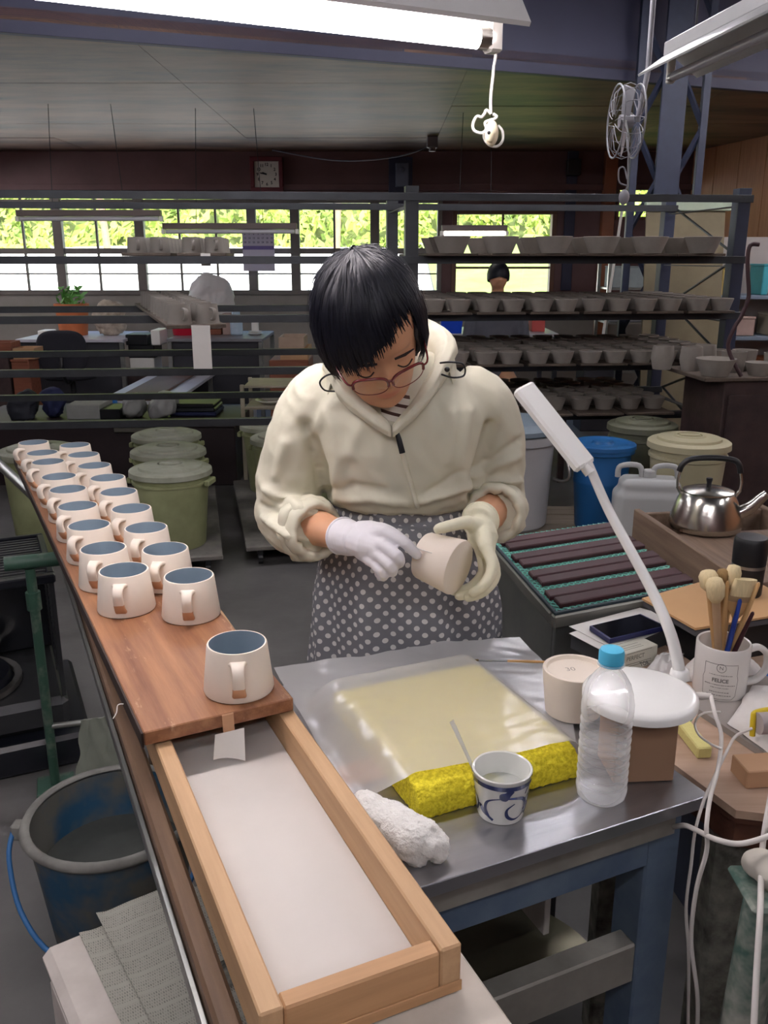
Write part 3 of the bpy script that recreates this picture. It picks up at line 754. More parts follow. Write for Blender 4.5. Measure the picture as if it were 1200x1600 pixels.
def hl(pp, k=5): return [(p.x, p.y) for p in smooth_path([(A0+a, h, 0) for a, h in pp], k)]
sw = hl([(-.66, .009), (-.82, .021), (-.66, .034), (-.15, .0405), (.50, .039), (.84, .029), (.78, .014), (.40, .008), (.08, .013), (.04, .024), (.32, .032)])
band(sw, [.0016+.0008*math.sin(i*.35) for i in range(60)])
band(hl([(-.22, .040), (.0, .046), (.16, .053)]), [.002, .004, .006, .0065, .006, .005, .004])
band(hl([(.95, .055), (.80, .046), (.76, .042)]), .0015); band(hl([(.62, .036), (.82, .034), (1.0, .040)]), .0014)
band(hl([(-1.12, .024), (-.90, .015), (-.50, .006)]), [.001, .002, .003, .0035, .004, .004, .003, .002, .002])
band(hl([(.80, .018), (.98, .026), (1.06, .016), (.86, .012)]), .0022)
for k in (1, 2): band([(a+2.1*k, h) for a, h in sw], .0018)
sp0, sp1 = V(cc.x-.014, cc.y-.004, TZ+.012), PY(697, 1152, cc.y+.04)
sp1 = V(cc.x-.062, cc.y+.028, TZ+.112)
m_clear = mat('clear_plastic', '#dfe2e0', .2, var=.02); MC['clear_plastic'].node_tree.nodes['Principled BSDF'].inputs['Alpha'].default_value = .55
so = obj('plastic_spoon', G().add(tube([sp0, sp0.lerp(sp1, .2), sp0.lerp(sp1, .6), sp1], [.0042, .0032, .0036, .005], 8, flat=(.3, 1), up=(0, 0, 1))), m_clear, None, 60); tag(so, 'clear plastic stirring spoon standing in the blue and white cup', 'spoon')
# ================================================================== THE WOMAN AT THE TABLE
m_skin = mat('skin', '#cc9a78', .5, var=.05, scale=30, spec=.35)
N, L, b = nodes_of(m_skin)
at_ = N.new('ShaderNodeVertexColor'); at_.layer_name = 'tint'
mm = N.new('ShaderNodeMix'); mm.data_type = 'RGBA'; mm.blend_type = 'MULTIPLY'; mm.inputs[0].default_value = 1
L.new(N[m_skin['ramp']].outputs[0], mm.inputs[6]); L.new(at_.outputs[0], mm.inputs[7]); L.new(mm.outputs[2], b.inputs['Base Color'])
b.inputs['Subsurface Weight'].default_value = .12; b.inputs['Subsurface Radius'].default_value = (.01, .004, .002)
m_jacket = mat('cream_jacket', '#cdc9b4', .60, var=.04, scale=6, bump=.4, bscale=15)
[n for n in m_jacket.node_tree.nodes if n.type == 'BUMP'][0].inputs['Distance'].default_value = .010
m_hair = mat('black_hair', '#0b0d17', .46, var=.3, scale=60, spec=.24)
m_gw = mat('white_glove', '#e2dfe2', .55, var=.03, bump=.08, bscale=60)
m_gy = mat('dusty_cream_glove', '#e3dfc4', .6, var=.05, bump=.08, bscale=60)
PB = V(.04, 1.6, 0)                                     # base point of the figure
HC = V(-.022, 1.405, 1.345)
HM = T(*HC) @ RY(D(-15)) @ RZ(D(9)) @ RX(D(45))
HMI = HM.inverted()
SL = [(-.117, -.058, -.040, .012), (-.112, -.074, -.022, .026), (-.100, -.083, .0, .042), (-.082, -.084, .03, .054), (-.06, -.084, .062, .062), (-.035, -.084, .080, .067),
      (-.01, -.084, .089, .070), (.015, -.085, .094, .072), (.04, -.086, .096, .073), (.065, -.082, .093, .071), (.085, -.069, .082, .062), (.102, -.045, .06, .046), (.112, -.018, .035, .027), (.1155, .0, .014, .008)]
def slice_at(z):
    for a, b in zip(SL, SL[1:]):
        if z <= b[0]:
            t = (z-a[0])/(b[0]-a[0]); return [lerp(a[i], b[i], t) for i in (1, 2, 3)]
    return SL[-1][1:]
def ga(x, s): return math.exp(-(x/s)**2)
rings = []
for i in range(61):
    z = lerp(-.117, .1155, i/60); f, bk_, w = slice_at(z); ring = []
    for k in range(80):
        a = 2*math.pi*k/80; ca, sa = math.cos(a), math.sin(a)
        x = w*math.copysign(abs(sa)**.92, sa); y = (f+bk_)/2-(bk_-f)/2*math.copysign(abs(ca)**.92, ca)
        d = 0
        if y < -.01:
            ax = abs(x)
            nb = sst(.014, -.034, z)*(1-sst(-.036, -.050, z))
            d += .0185*ga(x, .0095)*nb+.006*ga(ax-.0115, .006)*ga(z+.039, .008)
            d += .0065*ga(z+.060, .0065)*ga(x, .021)+.0070*ga(z+.0715, .007)*ga(x, .018)-.0045*ga(z+.0655, .0024)*math.exp(-(x/.021)**4)
            d += .006*ga(z+.100, .012)*ga(x, .02)
            d -= .010*ga(ax-.031, .014)*ga(z-.004, .011)
            d += .0075*ga(ax-.031, .0115)*ga(z+.001, .008)
            d += .003*ga(ax-.028, .018)*ga(z-.022, .007)+.0035*ga(ax-.042, .018)*ga(z+.030, .016)
        ring.append(V(x, y-d, z))
    rings.append(ring)
g = G(); g.add(loft(rings), HM)
for s in (-1, 1): g.ball((s*.071, .012, -.012), (.008, .017, .028), 8, HM)
def hp_(x, y, z): return HM @ V(x, y, z)
g.tube([hp_(0, .03, -.05), hp_(0, .045, -.10), V(.018, 1.535, 1.245)], [.05, .05, .054], 16)
g.add(loft([ell((x, y, z), rx, ry, 24) for z, x, y, rx, ry in ((.80, .042, 1.60, .15, .095), (.90, .04, 1.60, .15, .095), (1.0, .037, 1.59, .12, .085), (1.1, .033, 1.57, .135, .095), (1.19, .028, 1.555, .15, .09), (1.23, .025, 1.54, .12, .07), (1.27, .021, 1.53, .06, .05))]))
AL = [V(-.125, 1.55, 1.20), V(-.165, 1.56, 1.09), V(-.175, 1.56, .985), V(-.054, 1.385, 1.001)]
AR = [V(.165, 1.55, 1.20), V(.192, 1.562, 1.10), V(.205, 1.56, 1.008), V(.160, 1.41, 1.024)]
for A in (AL, AR):
    g.tube([A[0], A[1], A[2]], [.040, .034, .034], 14, True)
    g.tube([A[2], A[2].lerp(A[3], .35), A[3]], [.034, .036, .0215], 14, True)
    d = (A[3]-A[2]).normalized()
    pass
for s in (-1, 1):
    g.tube([V(.042+s*.075, 1.60, .84), V(.042+s*.08, 1.61, .47), V(.042+s*.075, 1.64, .09)], [.078, .056, .04], 16, True)
    g.tube([V(.042+s*.075, 1.65, .05), V(.042+s*.08, 1.53, .035)], [.038, .032], 10, True)
body = fuse(g, .0036, 3, .5)
ca_ = body.color_attributes.new('tint', 'FLOAT_COLOR', 'POINT')
for i, v in enumerate(body.vertices):
    q = HMI @ v.co; c = (1, 1, 1, 1)
    if q.length < .16 and q.y < -.03:
        lip = ga(q.z+.066, .0075)*math.exp(-(q.x/.021)**4); ck = .35*ga(abs(q.x)-.04, .02)*ga(q.z+.035, .02)
        k = min(1, lip*.9); c = (1-.10*k, (1-.38*k)*(1-.10*ck), (1-.30*k)*(1-.10*ck), 1)
    ca_.data[i].color = c
body.transform(T(*-PB))
woman = obj('person', body, m_skin, None, None, tuple(PB))
tag(woman, 'woman in cream jacket and dotted apron bowed over the mug in her gloved hands', 'person')
def wpart(nm, g, m, smooth=60, par=None):
    me = g if isinstance(g, bpy.types.Mesh) else mesh_of(nm, g, smooth)
    me.transform(T(*-PB)); return obj(nm, me, m, par or woman)
# ---- jacket
g = G()
g.add(loft([ell((x, y, z), rx, ry, 40, 2.2) for z, x, y, rx, ry in ((1.012, .036, 1.585, .124, .100), (1.022, .036, 1.583, .142, .118), (1.045, .035, 1.577, .152, .126), (1.08, .033, 1.568, .156, .127), (1.13, .030, 1.558, .162, .127), (1.18, .027, 1.549, .166, .118), (1.215, .025, 1.542, .156, .104), (1.245, .023, 1.535, .128, .088), (1.272, .020, 1.53, .094, .074), (1.292, .018, 1.527, .07, .062))]))
JL = smooth_path([V(-.075, 1.545, 1.218), V(-.118, 1.55, 1.188), V(-.152, 1.557, 1.13), V(-.174, 1.562, 1.05), V(-.176, 1.558, .992), V(-.150, 1.51, .985), V(-.122, 1.468, .990)], 5)
JR = smooth_path([V(.125, 1.545, 1.218), V(.172, 1.55, 1.190), V(.196, 1.557, 1.14), V(.205, 1.562, 1.07), V(.206, 1.558, 1.018), V(.205, 1.535, 1.010), V(.197, 1.488, 1.016)], 5)
rad = [.060, .063, .066, .066, .066, .065, .064, .063, .062, .0615, .061, .060, .059, .058, .0575, .057, .056, .056, .057, .058, .058, .057, .056, .055, .054, .053, .052, .051, .050, .049, .048]
for J, k in ((JL, 1.04), (JR, .93)): g.tube(J, [r*k for r in rad], 20)
FOLDS = [  # polyline in (x, z), height, width
 ([(-.135, 1.17), (-.11, 1.10), (-.105, 1.04)], -.013, .012), ([(.185, 1.17), (.165, 1.10), (.158, 1.05)], -.013, .011),
 ([(-.09, 1.19), (-.075, 1.12), (-.085, 1.06)], .005, .012), ([(.14, 1.20), (.13, 1.13), (.14, 1.07)], .006, .010), ([(.115, 1.20), (.108, 1.12)], .0045, .009),
 ([(-.21, 1.05), (-.16, 1.035), (-.125, 1.02)], .007, .008), ([(-.22, 1.02), (-.17, 1.015), (-.12, .998)], -.006, .006), ([(-.215, 1.00), (-.17, .992), (-.13, .975)], .007, .007),
 ([(.155, 1.055), (.19, 1.07), (.24, 1.065)], .007, .007), ([(.16, 1.04), (.20, 1.05), (.25, 1.04)], -.006, .006), ([(.165, 1.075), (.20, 1.10), (.235, 1.11)], .006, .009), ([(.17, 1.09), (.21, 1.125), (.24, 1.14)], -.005, .008),
 ([(-.08, 1.045), (-.02, 1.05), (.04, 1.043)], .005, .008), ([(.06, 1.05), (.11, 1.06), (.15, 1.075)], .006, .008), ([(-.09, 1.06), (-.05, 1.075), (0, 1.07)], -.004, .008),
 ([(.07, 1.06), (.095, 1.075), (.13, 1.10)], -.004, .007), ([(-.17, 1.14), (-.19, 1.08)], .005, .009), ([(-.06, 1.23), (-.10, 1.20), (-.13, 1.15)], .004, .010), ([(-.03, 1.20), (-.06, 1.13)], .003, .012), ([(.07, 1.22), (.08, 1.16)], .003, .012)]
def seg_d(px, pz, ln):
    best = 9
    for (ax, az), (bx, bz) in zip(ln, ln[1:]):
        t = max(0, min(1, ((px-ax)*(bx-ax)+(pz-az)*(bz-az))/((bx-ax)**2+(bz-az)**2)))
        d = math.hypot(px-ax-t*(bx-ax), pz-az-t*(bz-az)); best = min(best, d)
    return best
def jfold(v, n):
    h = .0030*nz(v.x*26+v.z*9, v.y*22, v.z*11)+.0018*(1-2*abs(nz(v.x*34+v.z*16, v.y*30, v.z*15)))
    if v.z < 1.09: h += .0030*nz(v.x*40+v.z*25, v.y*40, v.z*60)*(1-sst(1.05, 1.09, v.z))
    if n.y < .25:
        k = sst(.25, -.2, n.y)
        for ln, a, w in FOLDS:
            d = seg_d(v.x, v.z, ln)
            if d < 3*w: h += k*a*1.5*math.exp(-(d/w)**2)
    return v+n*h
jk = wpart('jacket', fuse(g, .0045, 4, .5, jfold), m_jacket)
def ringtube(c, ax, R, r, n=36, wob=.0, flat=(1, 1)):
    ax = ax.normalized(); u = ax.orthogonal().normalized(); w = ax.cross(u)
    pts = [c+(u*math.cos(2*math.pi*i/n)+w*math.sin(2*math.pi*i/n))*(R*(1+wob*nz(i*.55, R*90, c.x*40)))+ax*(wob*.05*nz(i*.7, 4.2, c.x*10)) for i in range(n)]
    rr = []
    for i, p in enumerate(pts):
        d = (p-c).normalized(); k = r*(1+.35*nz(i*.6, 9.1, c.x*30)*(1 if wob else 0))
        rr.append([p+d*(k*flat[0]*math.cos(q))+ax*(k*flat[1]*math.sin(q)) for q in [2*math.pi*j/10 for j in range(10)]])
    v = [p for q in rr for p in q]
    f = [(i*10+j, ((i+1) % n)*10+j, ((i+1) % n)*10+(j+1) % 10, i*10+(j+1) % 10) for i in range(n) for j in range(10)]
    return v, f
for J, R in ((JL, .0455), (JR, .0440)):
    ax = (J[-1]-J[-4]); g = G()
    g.add(ringtube(J[-1]-ax.normalized()*.004, ax, R, .011, wob=.12, flat=(.9, 1.7))); g.add(ringtube(J[-1]-ax.normalized()*.024, ax, R+.005, .010, wob=.14, flat=(.9, 1.5)))
    wpart('cuff', g, m_jacket, 80, jk)
# collar and hood lying round the neck
CL = [V(.014, 1.416, 1.176), V(.050, 1.426, 1.212), V(.086, 1.450, 1.258), V(.108, 1.505, 1.300), V(.082, 1.575, 1.325), V(.02, 1.605, 1.330), V(-.048, 1.58, 1.315), V(-.085, 1.515, 1.282), V(-.066, 1.452, 1.236), V(-.022, 1.426, 1.200), V(.012, 1.416, 1.176)]
cp_ = smooth_path(CL, 6)
NC = len(cp_); ncv = V(.016, 1.515, 1.27)
def collar(sx_, sy_):
    i = sx_*(NC-1); k = min(NC-2, int(i)); p = cp_[k].lerp(cp_[k+1], i-k); t = i/(NC-1); e = math.sin(math.pi*t)**.5
    out = V(p.x-ncv.x, p.y-ncv.y, 0).normalized()
    pr = [(-.012, -.020), (.006, -.016), (.013, -.002), (.010, .012), (-.002, .018), (-.012, .012), (-.018, -.002), (-.022, -.022)]
    j = sy_*7; m = min(6, int(j)); a, c = pr[m], pr[m+1]; o, h = lerp(a[0], c[0], j-m), lerp(a[1], c[1], j-m)
    w = 1+.35*nz(t*9, sy_*2.5, 1.7)
    return p+out*(o*(.55+.75*e)*w)+V(0, 0, h*(.5+.65*e))+out*(.0035*nz(t*26, sy_*5)+.002*nz(t*60, sy_*8))
wpart('hood', G().add(thick(grid(120, 28, collar), .002)), m_jacket, 80, jk)
wpart('hood', G().add(thick(grid(90, 16, lambda s, t: (lambda p, o: p+o*(.016+.004*nz(s*20, t*3)-.02*t)+V(0, 0, -.034+.03*math.sin(t*2.6)))(cp_[min(NC-1, int(lerp(15, NC-16, s)))].lerp(cp_[min(NC-1, int(lerp(15, NC-16, s))+1)], lerp(15, NC-16, s) % 1), V(cp_[int(lerp(15, NC-16, s))].x-ncv.x, cp_[int(lerp(15, NC-16, s))].y-ncv.y, 0).normalized())), .002)), m_jacket, 80, jk)
ex = [V(.104, 1.435, 1.278), V(-.09, 1.462, 1.252)]
wpart('drawcord', G().tube(smooth_path([ex[0]+V(-.012, .01, .006), ex[0]+V(.004, -.012, .010), ex[0]+V(.024, -.012, .006), ex[0]+V(.026, -.006, -.012), ex[0]+V(.008, -.004, -.016), ex[0]+V(-.01, .006, -.012)], 6), .0016, 6).ball(ex[0]+V(-.002, -.01, -.002), .0045, 6), M_black, par=jk)
wpart('drawcord', G().tube(smooth_path([ex[1]+V(.02, 0, .012), ex[1]+V(-.002, -.012, .012), ex[1]+V(-.016, -.01, .0), ex[1]+V(-.008, -.008, -.014), ex[1]+V(.014, -.006, -.016)], 6), .0016, 6), M_black, par=jk)
# zip
def on_front(x, z):
    dg = bpy.context.evaluated_depsgraph_get()
    h, co, n, _ = jk.ray_cast(Vector((x-PB.x, -1, z)), Vector((0, 1, 0)))
    return (V(co.x+PB.x, co.y+PB.y, co.z)) if h else V(x, 1.43, z)
bpy.context.view_layer.update()
zl = [on_front(.018+.04*t, 1.184-.147*t)+V(0, -.0012, 0) for t in [i/16 for i in range(17)]]
wpart('zip_placket', G().tube(zl, .0042, 8), m_jacket, par=jk)
wpart('zip', G().tube([p+V(.0, -.0028, 0) for p in zl[:3]], .0026, 6), M_chrome, par=jk)
zp = zl[1]+V(0, -.006, 0)
g = G(); g.add(tube([zp, zp+V(.004, -.004, -.012), zp+V(.010, -.004, -.036)], [.0035, .0045, .0050], 8, flat=(1, .5)))
wpart('zip_pull', g, M_black, par=jk)
# striped shirt at the neck
m_str = mat('striped_shirt', '#d9d2c6', .8, var=.02)
N, L, b = nodes_of(m_str); tc = [n for n in N if n.type == 'TEX_COORD'][0]
sx = N.new('ShaderNodeSeparateXYZ'); L.new(tc.outputs['Object'], sx.inputs[0])
fr_ = math_node(N, L, 'FRACT', math_node(N, L, 'MULTIPLY', math_node(N, L, 'ADD', sx.outputs[2], math_node(N, L, 'MULTIPLY', sx.outputs[0], .25)), 62))
L.new(mixrgb(N, L, math_node(N, L, 'LESS_THAN', fr_, .34), lin('#d9d2c6'), lin('#4a3029')), b.inputs['Base Color'])
wpart('shirt', G().add(loft([ell((.017, y, z), rx, ry, 28) for z, y, rx, ry in ((1.17, 1.50, .04, .06), (1.20, 1.497, .047, .068), (1.225, 1.497, .05, .066), (1.245, 1.50, .050, .060), (1.255, 1.505, .050, .056))], True, False)), m_str)
# ---- apron with dots
m_apron = mat('dotted_apron', '#747479', .85, var=.06, scale=5)
N, L, b = nodes_of(m_apron)
uvn = N.new('ShaderNodeUVMap'); uvn.uv_map = 'uv'
vr = N.new('ShaderNodeVectorRotate'); vr.rotation_type = 'Z_AXIS'; vr.inputs['Angle'].default_value = D(45); L.new(uvn.outputs[0], vr.inputs[0])
vsn = N.new('ShaderNodeVectorMath'); vsn.operation = 'SCALE'; vsn.inputs[3].default_value = 1/.0187; L.new(vr.outputs[0], vsn.inputs[0])
vf_ = N.new('ShaderNodeVectorMath'); vf_.operation = 'FRACTION'; L.new(vsn.outputs[0], vf_.inputs[0])
vd = N.new('ShaderNodeVectorMath'); vd.operation = 'DISTANCE'; L.new(vf_.outputs[0], vd.inputs[0]); vd.inputs[1].default_value = (.5, .5, 0)
L.new(mixrgb(N, L, math_node(N, L, 'LESS_THAN', vd.outputs['Value'], .26), N[m_apron['ramp']].outputs[0], lin('#d8d6d2')), b.inputs['Base Color'])
def apron_mesh(nm, RS, n=96, fold=1.0):
    vs, fs, uv = [], [], []
    nr = 60
    for j in range(nr+1):
        t = j/nr*(len(RS)-1); k = min(len(RS)-2, int(t)); u = t-k; z, x, y, rx, ry = [lerp(a, c, u) for a, c in zip(RS[k], RS[k+1])]
        for i in range(n+1):
            a = 2*math.pi*i/n+math.pi/2
            ca, sa = math.cos(a), math.sin(a)
            h = fold*(sst(.96, .80, z)*(.006*math.sin(a*9+1.3*math.sin(z*9))+.004*math.sin(a*17+z*20))+.004*nz(math.cos(a)*3, math.sin(a)*3, z*9)
                 +.005*ga((z-.955)+.10*(ca-.2), .012)*(1 if sa < 0 else 0)-.004*ga((z-.935)+.10*(ca-.2), .010)-.005*ga(z-.998-.05*ca*ca, .005))
            vs.append(V(x+(rx+h)*ca, y+(ry+h)*sa, z)); uv.append((a*.165, z))
    for j in range(nr):
        for i in range(n): fs.append((j*(n+1)+i, (j+1)*(n+1)+i, (j+1)*(n+1)+i+1, j*(n+1)+i+1))
    me = mesh_of(nm, (vs, fs), 80); ul = me.uv_layers.new(name='uv')
    for lp in me.loops: ul.data[lp.index].uv = uv[lp.vertex_index]
    return me
RS = [(1.05, .036, 1.583, .128, .104), (1.02, .036, 1.585, .134, .108), (.99, .037, 1.586, .140, .112), (.94, .039, 1.588, .153, .120), (.88, .041, 1.592, .170, .130), (.80, .042, 1.597, .182, .138), (.65, .043, 1.60, .192, .146), (.45, .044, 1.605, .20, .152)]
ap = wpart('apron', apron_mesh('apron', RS), m_apron)
wpart('waist_tie', G().add(ringtube(V(.037, 1.586, .996), V(.03, -.05, 1), .13, .004, 60, 0, (.6, 1.5))), m_apron, par=ap).scale = (1.09, .865, 1)
wpart('trousers', G().add(tube([V(-.033, 1.60, .86), V(-.04, 1.61, .47), V(-.035, 1.64, .07)], [.088, .068, .056], 18)).add(tube([V(.117, 1.60, .86), V(.124, 1.61, .47), V(.117, 1.64, .07)], [.088, .068, .056], 18)), mat('dark_trousers', '#2c2e38', .85))
for s in (-1, 1): wpart('shoe', fuse(G().tube([V(.042+s*.077, 1.66, .045), V(.042+s*.08, 1.58, .043), V(.042+s*.083, 1.525, .036)], [.044, .042, .036], 14, True), .006, 3, fn=lambda v, n: V(v.x, v.y, max(.0005, v.z))), mat('black_shoe', '#1d1d1f', .6))
# ---- gloved hands
def hand(nm, m, W, el, fingers, thumb, pr, bk_=.030):
    g = G(); d = (W-el).normalized()
    for fg in fingers:
        g.tube([W, W.lerp(fg[0], .55), fg[0]], [.0185, .0165, pr*1.32], 12, True)
        g.tube(smooth_path(fg, 3), [lerp(pr*1.18, pr*.9, i/(3*(len(fg)-1))) for i in range(3*(len(fg)-1)+1)], 10, True)
    for a, c in zip(fingers, fingers[1:]): g.tube([a[0].lerp(W, .25), c[0].lerp(W, .25)], [.013, .013], 10, True)
    g.tube([W, thumb[0], thumb[0].lerp(thumb[1], .5)], [.018, .017, .0145], 12, True)
    g.tube(smooth_path(thumb, 3), [lerp(pr*1.32, pr*.98, i/(3*(len(thumb)-1))) for i in range(3*(len(thumb)-1)+1)], 10, True)
    g.tube([W+d*.014, W, W-d*bk_*.4, W-d*bk_], [.026, .029, .0300, .0310], 18)
    mc = sum((f[0] for f in fingers), V(0, 0, 0))/4; g.tube([W.lerp(mc, .25), W.lerp(mc, .62), W.lerp(mc, .9)], [.025, .026, .018], 14, True)
    ax = d
    h = wpart(nm, fuse(g, .0022, 2, .5, lambda v, n: v+n*(.0007*nz(v.x*90, v.y*90, v.z*90)+.0009*ga(math.sin((v-W).dot(d)*420), .5)*(1 if (v-W).dot(d) < .004 else 0))), m)
    wpart('glove_cuff', G().add(ringtube(W-d*(bk_-.001), d, .0308, .0022, 28, .0)), m, par=h)
    return h
def moved(l, o): return [V(*p)+V(*o) for p in l]
hand('glove', m_gw, AL[3], AL[2], [moved(f, (0, 0, 0)) for f in (
    [(.000, 1.337, 1.027), (.029, 1.320, 1.019), (.043, 1.318, 1.006), (.052, 1.320, .996)],
    [(-.002, 1.324, 1.010), (.021, 1.302, 1.000), (.024, 1.309, .986), (.016, 1.326, .982)],
    [(-.008, 1.323, .994), (.010, 1.303, .983), (.013, 1.312, .970), (.003, 1.328, .968)],
    [(-.017, 1.331, .981), (-.003, 1.314, .970), (-.001, 1.322, .959), (-.008, 1.336, .958)])],
    [V(-.035, 1.375, 1.020), V(-.006, 1.357, 1.028), V(.022, 1.341, 1.019), V(.046, 1.332, 1.000)], .0092)
hand('glove', m_gy, AR[3], AR[2], [
    [V(.164, 1.347, 1.002), V(.174, 1.325, .975), V(.162, 1.312, .950), V(.143, 1.314, .933)],
    [V(.170, 1.357, .990), V(.180, 1.336, .958), V(.163, 1.324, .934), V(.138, 1.326, .921)],
    [V(.170, 1.372, .982), V(.174, 1.358, .946), V(.152, 1.345, .923), V(.124, 1.345, .916)],
    [V(.164, 1.386, .976), V(.166, 1.378, .944), V(.143, 1.365, .922), V(.116, 1.362, .918)]],
    [V(.156, 1.388, 1.020), V(.138, 1.372, 1.034), V(.114, 1.352, 1.036), V(.088, 1.342, 1.032)], .0094, .010)
# ---- hair: a cap and locks combed from the crown
HR = V(.0885, .110, .1225); HCN = V(0, .006, .004)
def zend(ph):
    a = abs(ph)
    fringe = .030 if ph > 0 else .020-.02*sst(.25, .9, -ph)
    if ph > 0: fringe = lerp(.052, .074, sst(.0, .45, ph))
    else: fringe = lerp(.052, .000, sst(.05, .62, -ph))
    e = lerp(fringe+.005*math.sin(ph*9+.6), -.055, sst(.66, .92, a) if ph > 0 else sst(.75, 1.15, a)); e = lerp(e, -.098, sst(1.5, 2.3, a))
    return e
TILT = Matrix.Rotation(D(-24), 3, 'X'); TE = {}
def hdir(ph, th):
    d = TILT @ V(math.sin(th)*math.sin(ph), -math.sin(th)*math.cos(ph), math.cos(th))
    return V(HR.x*d.x, HR.y*d.y, HR.z*d.z)+HCN
def thend(ph):
    k = round(ph/.02)
    if k not in TE:
        th = .5
        while th < 2.7:
            p = hdir(k*.02, th)
            if p.z < zend(math.atan2(p.x, -(p.y-HCN.y))): break
            th += .015
        TE[k] = th
    return TE[k]
def hsurf(ph, t, off=0.0, zo=0.0):
    th = (thend(ph)-zo*9)*t
    return (hdir(ph, th)-HCN)*(1+off/.1)+HCN
def hcap(s, t):
    ph = (s*2-1)*math.pi
    return hsurf(ph, t, -.008+.0025*math.sin(ph*23+2*t)*t)
vf = grid(120, 26, hcap)
hair = wpart('hair', G().add(thick(vf, -.006), HM), m_hair, 80)
random.seed(21)
g = G(); g2 = G()
def lock(gg, ph, t0_, t1, off0, off1, w, zo, curl):
    pts_ = []
    for i in range(8):
        t = lerp(t0_, t1, i/7); pts_.append(hsurf(ph+curl*math.sin(t*2.2)+.03*math.sin(i), t, lerp(off0, off1, i/7)+.0015*math.sin(i*1.3+ph*9), zo))
    gg.add(tube(pts_, [w*.5, w, w*1.05, w, w*.95, w*.8, w*.55, w*.15], 4, flat=(.55, 1.3)), HM)
for i in range(1500):
    ph = random.uniform(-math.pi, math.pi)
    if abs(ph) > 2.2 and random.random() < .4: continue
    lock(g, ph, random.uniform(.02, .3), random.uniform(.9, 1.05), random.uniform(-.006, .001), random.uniform(-.004, .004), random.uniform(.0012, .0026), random.uniform(-.006, .012), random.uniform(-.16, .16))
wpart('locks', g, m_hair, 80, hair)
for i in range(60):
    ph = random.uniform(-2.4, 2.4)
    lock(g2, ph, random.uniform(0, .15), random.uniform(.35, .95), .002, random.uniform(.003, .012), .0006, 0, random.uniform(-.3, .3))
wpart('flyaway_hair', g2, m_hair, 80, hair)
# ---- brows, lashes, glasses
m_brow = mat('dark_brow', '#2a1c18', .8)
for s in (-1, 1):
    wpart('eyebrow', G().add(tube([V(s*.014, -.0905, .019), V(s*.030, -.0915, .0235), V(s*.047, -.081, .018)], [.0018, .0024, .001], 6), HM), m_brow)
    wpart('eyelashes', G().add(tube(smooth_path([V(s*.019, -.0850, -.004), V(s*.027, -.0885, -.0075), V(s*.036, -.0865, -.0078), V(s*.044, -.0800, -.005)], 4), .0012, 6), HM), m_brow)
m_gfr = mat('red_brown_frame', '#641a1d', .25, var=.1, coat=.5)
def lens_pt(s, a):
    x = .0300+.0265*math.copysign(abs(math.cos(a))**.75, math.cos(a)); z = -.012+.0165*math.copysign(abs(math.sin(a))**.75, math.sin(a))
    return V(s*x, -.1085+.010*((x-.004)/.05)**2*1.2+.002*math.sin(a), z)
gl = None
g = G()
for s in (-1, 1):
    lp = [lens_pt(s, 2*math.pi*i/40) for i in range(41)]
    top = [lens_pt(s, a) for a in [math.pi*(-.06+1.12*i/24) for i in range(25)]]
    g.add(tube(top, .0024, 8), HM); g.add(tube([lens_pt(s, a) for a in [math.pi*(1.06+.88*i/18) for i in range(19)]], .0007, 6), HM)
    g.add(tube(smooth_path([lens_pt(s, .12), V(s*.066, -.088, -.004), V(s*.075, -.03, -.004), V(s*.077, .01, -.004), V(s*.076, .022, -.022)], 4), .0016, 6), HM)
g.add(tube([V(-.0045, -.1070, -.006), V(0, -.1105, -.004), V(.0045, -.1070, -.006)], .0022, 6), HM)
gl = wpart('glasses', g, m_gfr, 80)
for s in (-1, 1):
    pts_ = [lens_pt(s, 2*math.pi*i/32) for i in range(32)]
    wpart('lens', G().add((pts_, [tuple(range(32))]), HM), glass_thin('spectacle_lens', (.98, .97, .96), .05), None, gl)
# mug being trimmed and the tool
ctr = V(.093, 1.345, .9755); axm = V(.82, -.56, -.13).normalized()
hm = dup(t0, tuple(ctr), None, 'cream mug held sideways in the gloved hands of the woman', None, .925)
hm['group'] = 'cream mugs'; del hm['group']
zq = (-axm).to_track_quat('Z', 'Y'); hm.rotation_mode = 'QUATERNION'
hm.rotation_quaternion = zq @ Matrix.Rotation(D(-60), 3, 'Z').to_quaternion(); hm.location = ctr+axm*.036*.925
tl_ = thing('trimming_needle', 'thin steel trimming needle in the white gloved hand', 'tool', (.014, 1.3365, 1.013)); dd = V(.062, -.022, -.0125)
obj('needle', G().tube([dd*.55, dd*1.0], [.0012, .0005], 6), M_chrome, tl_); obj('handle', G().tube([dd*.05, dd*.5, dd*.6], [.0022, .0026, .0016], 8), mat('dark_handle', '#3a3a3e', .5), tl_)
# ================================================================== second person far behind the rack
PQ = V(.92, 7.3, 0); g = G()
g.ball((0, 0, 1.30), (.075, .09, .105), 12).tube([V(0, .01, 1.22), V(0, .03, 1.10)], [.05, .055], 12).add(loft([ell((0, .05, z), rx, ry, 20) for z, rx, ry in ((.45, .17, .14), (.6, .15, .11), (.85, .18, .12), (1.02, .19, .11), (1.10, .12, .08), (1.14, .06, .05))]))
for s in (-1, 1): g.tube([V(s*.18, .04, 1.04), V(s*.23, .02, .78), V(s*.12, -.2, .72)], [.05, .042, .03], 10, True).tube([V(s*.09, .0, .5), V(s*.1, -.38, .48), V(s*.1, -.36, .04)], [.08, .06, .04], 10, True)
g.tube([V(0, -.08, 1.285), V(0, -.098, 1.275)], [.012, .010], 8, True)
me = fuse(g, .012, 3); me.color_attributes.new('tint', 'FLOAT_COLOR', 'POINT'); me.attributes['tint'].data.foreach_set('color', [1.0]*4*len(me.vertices))
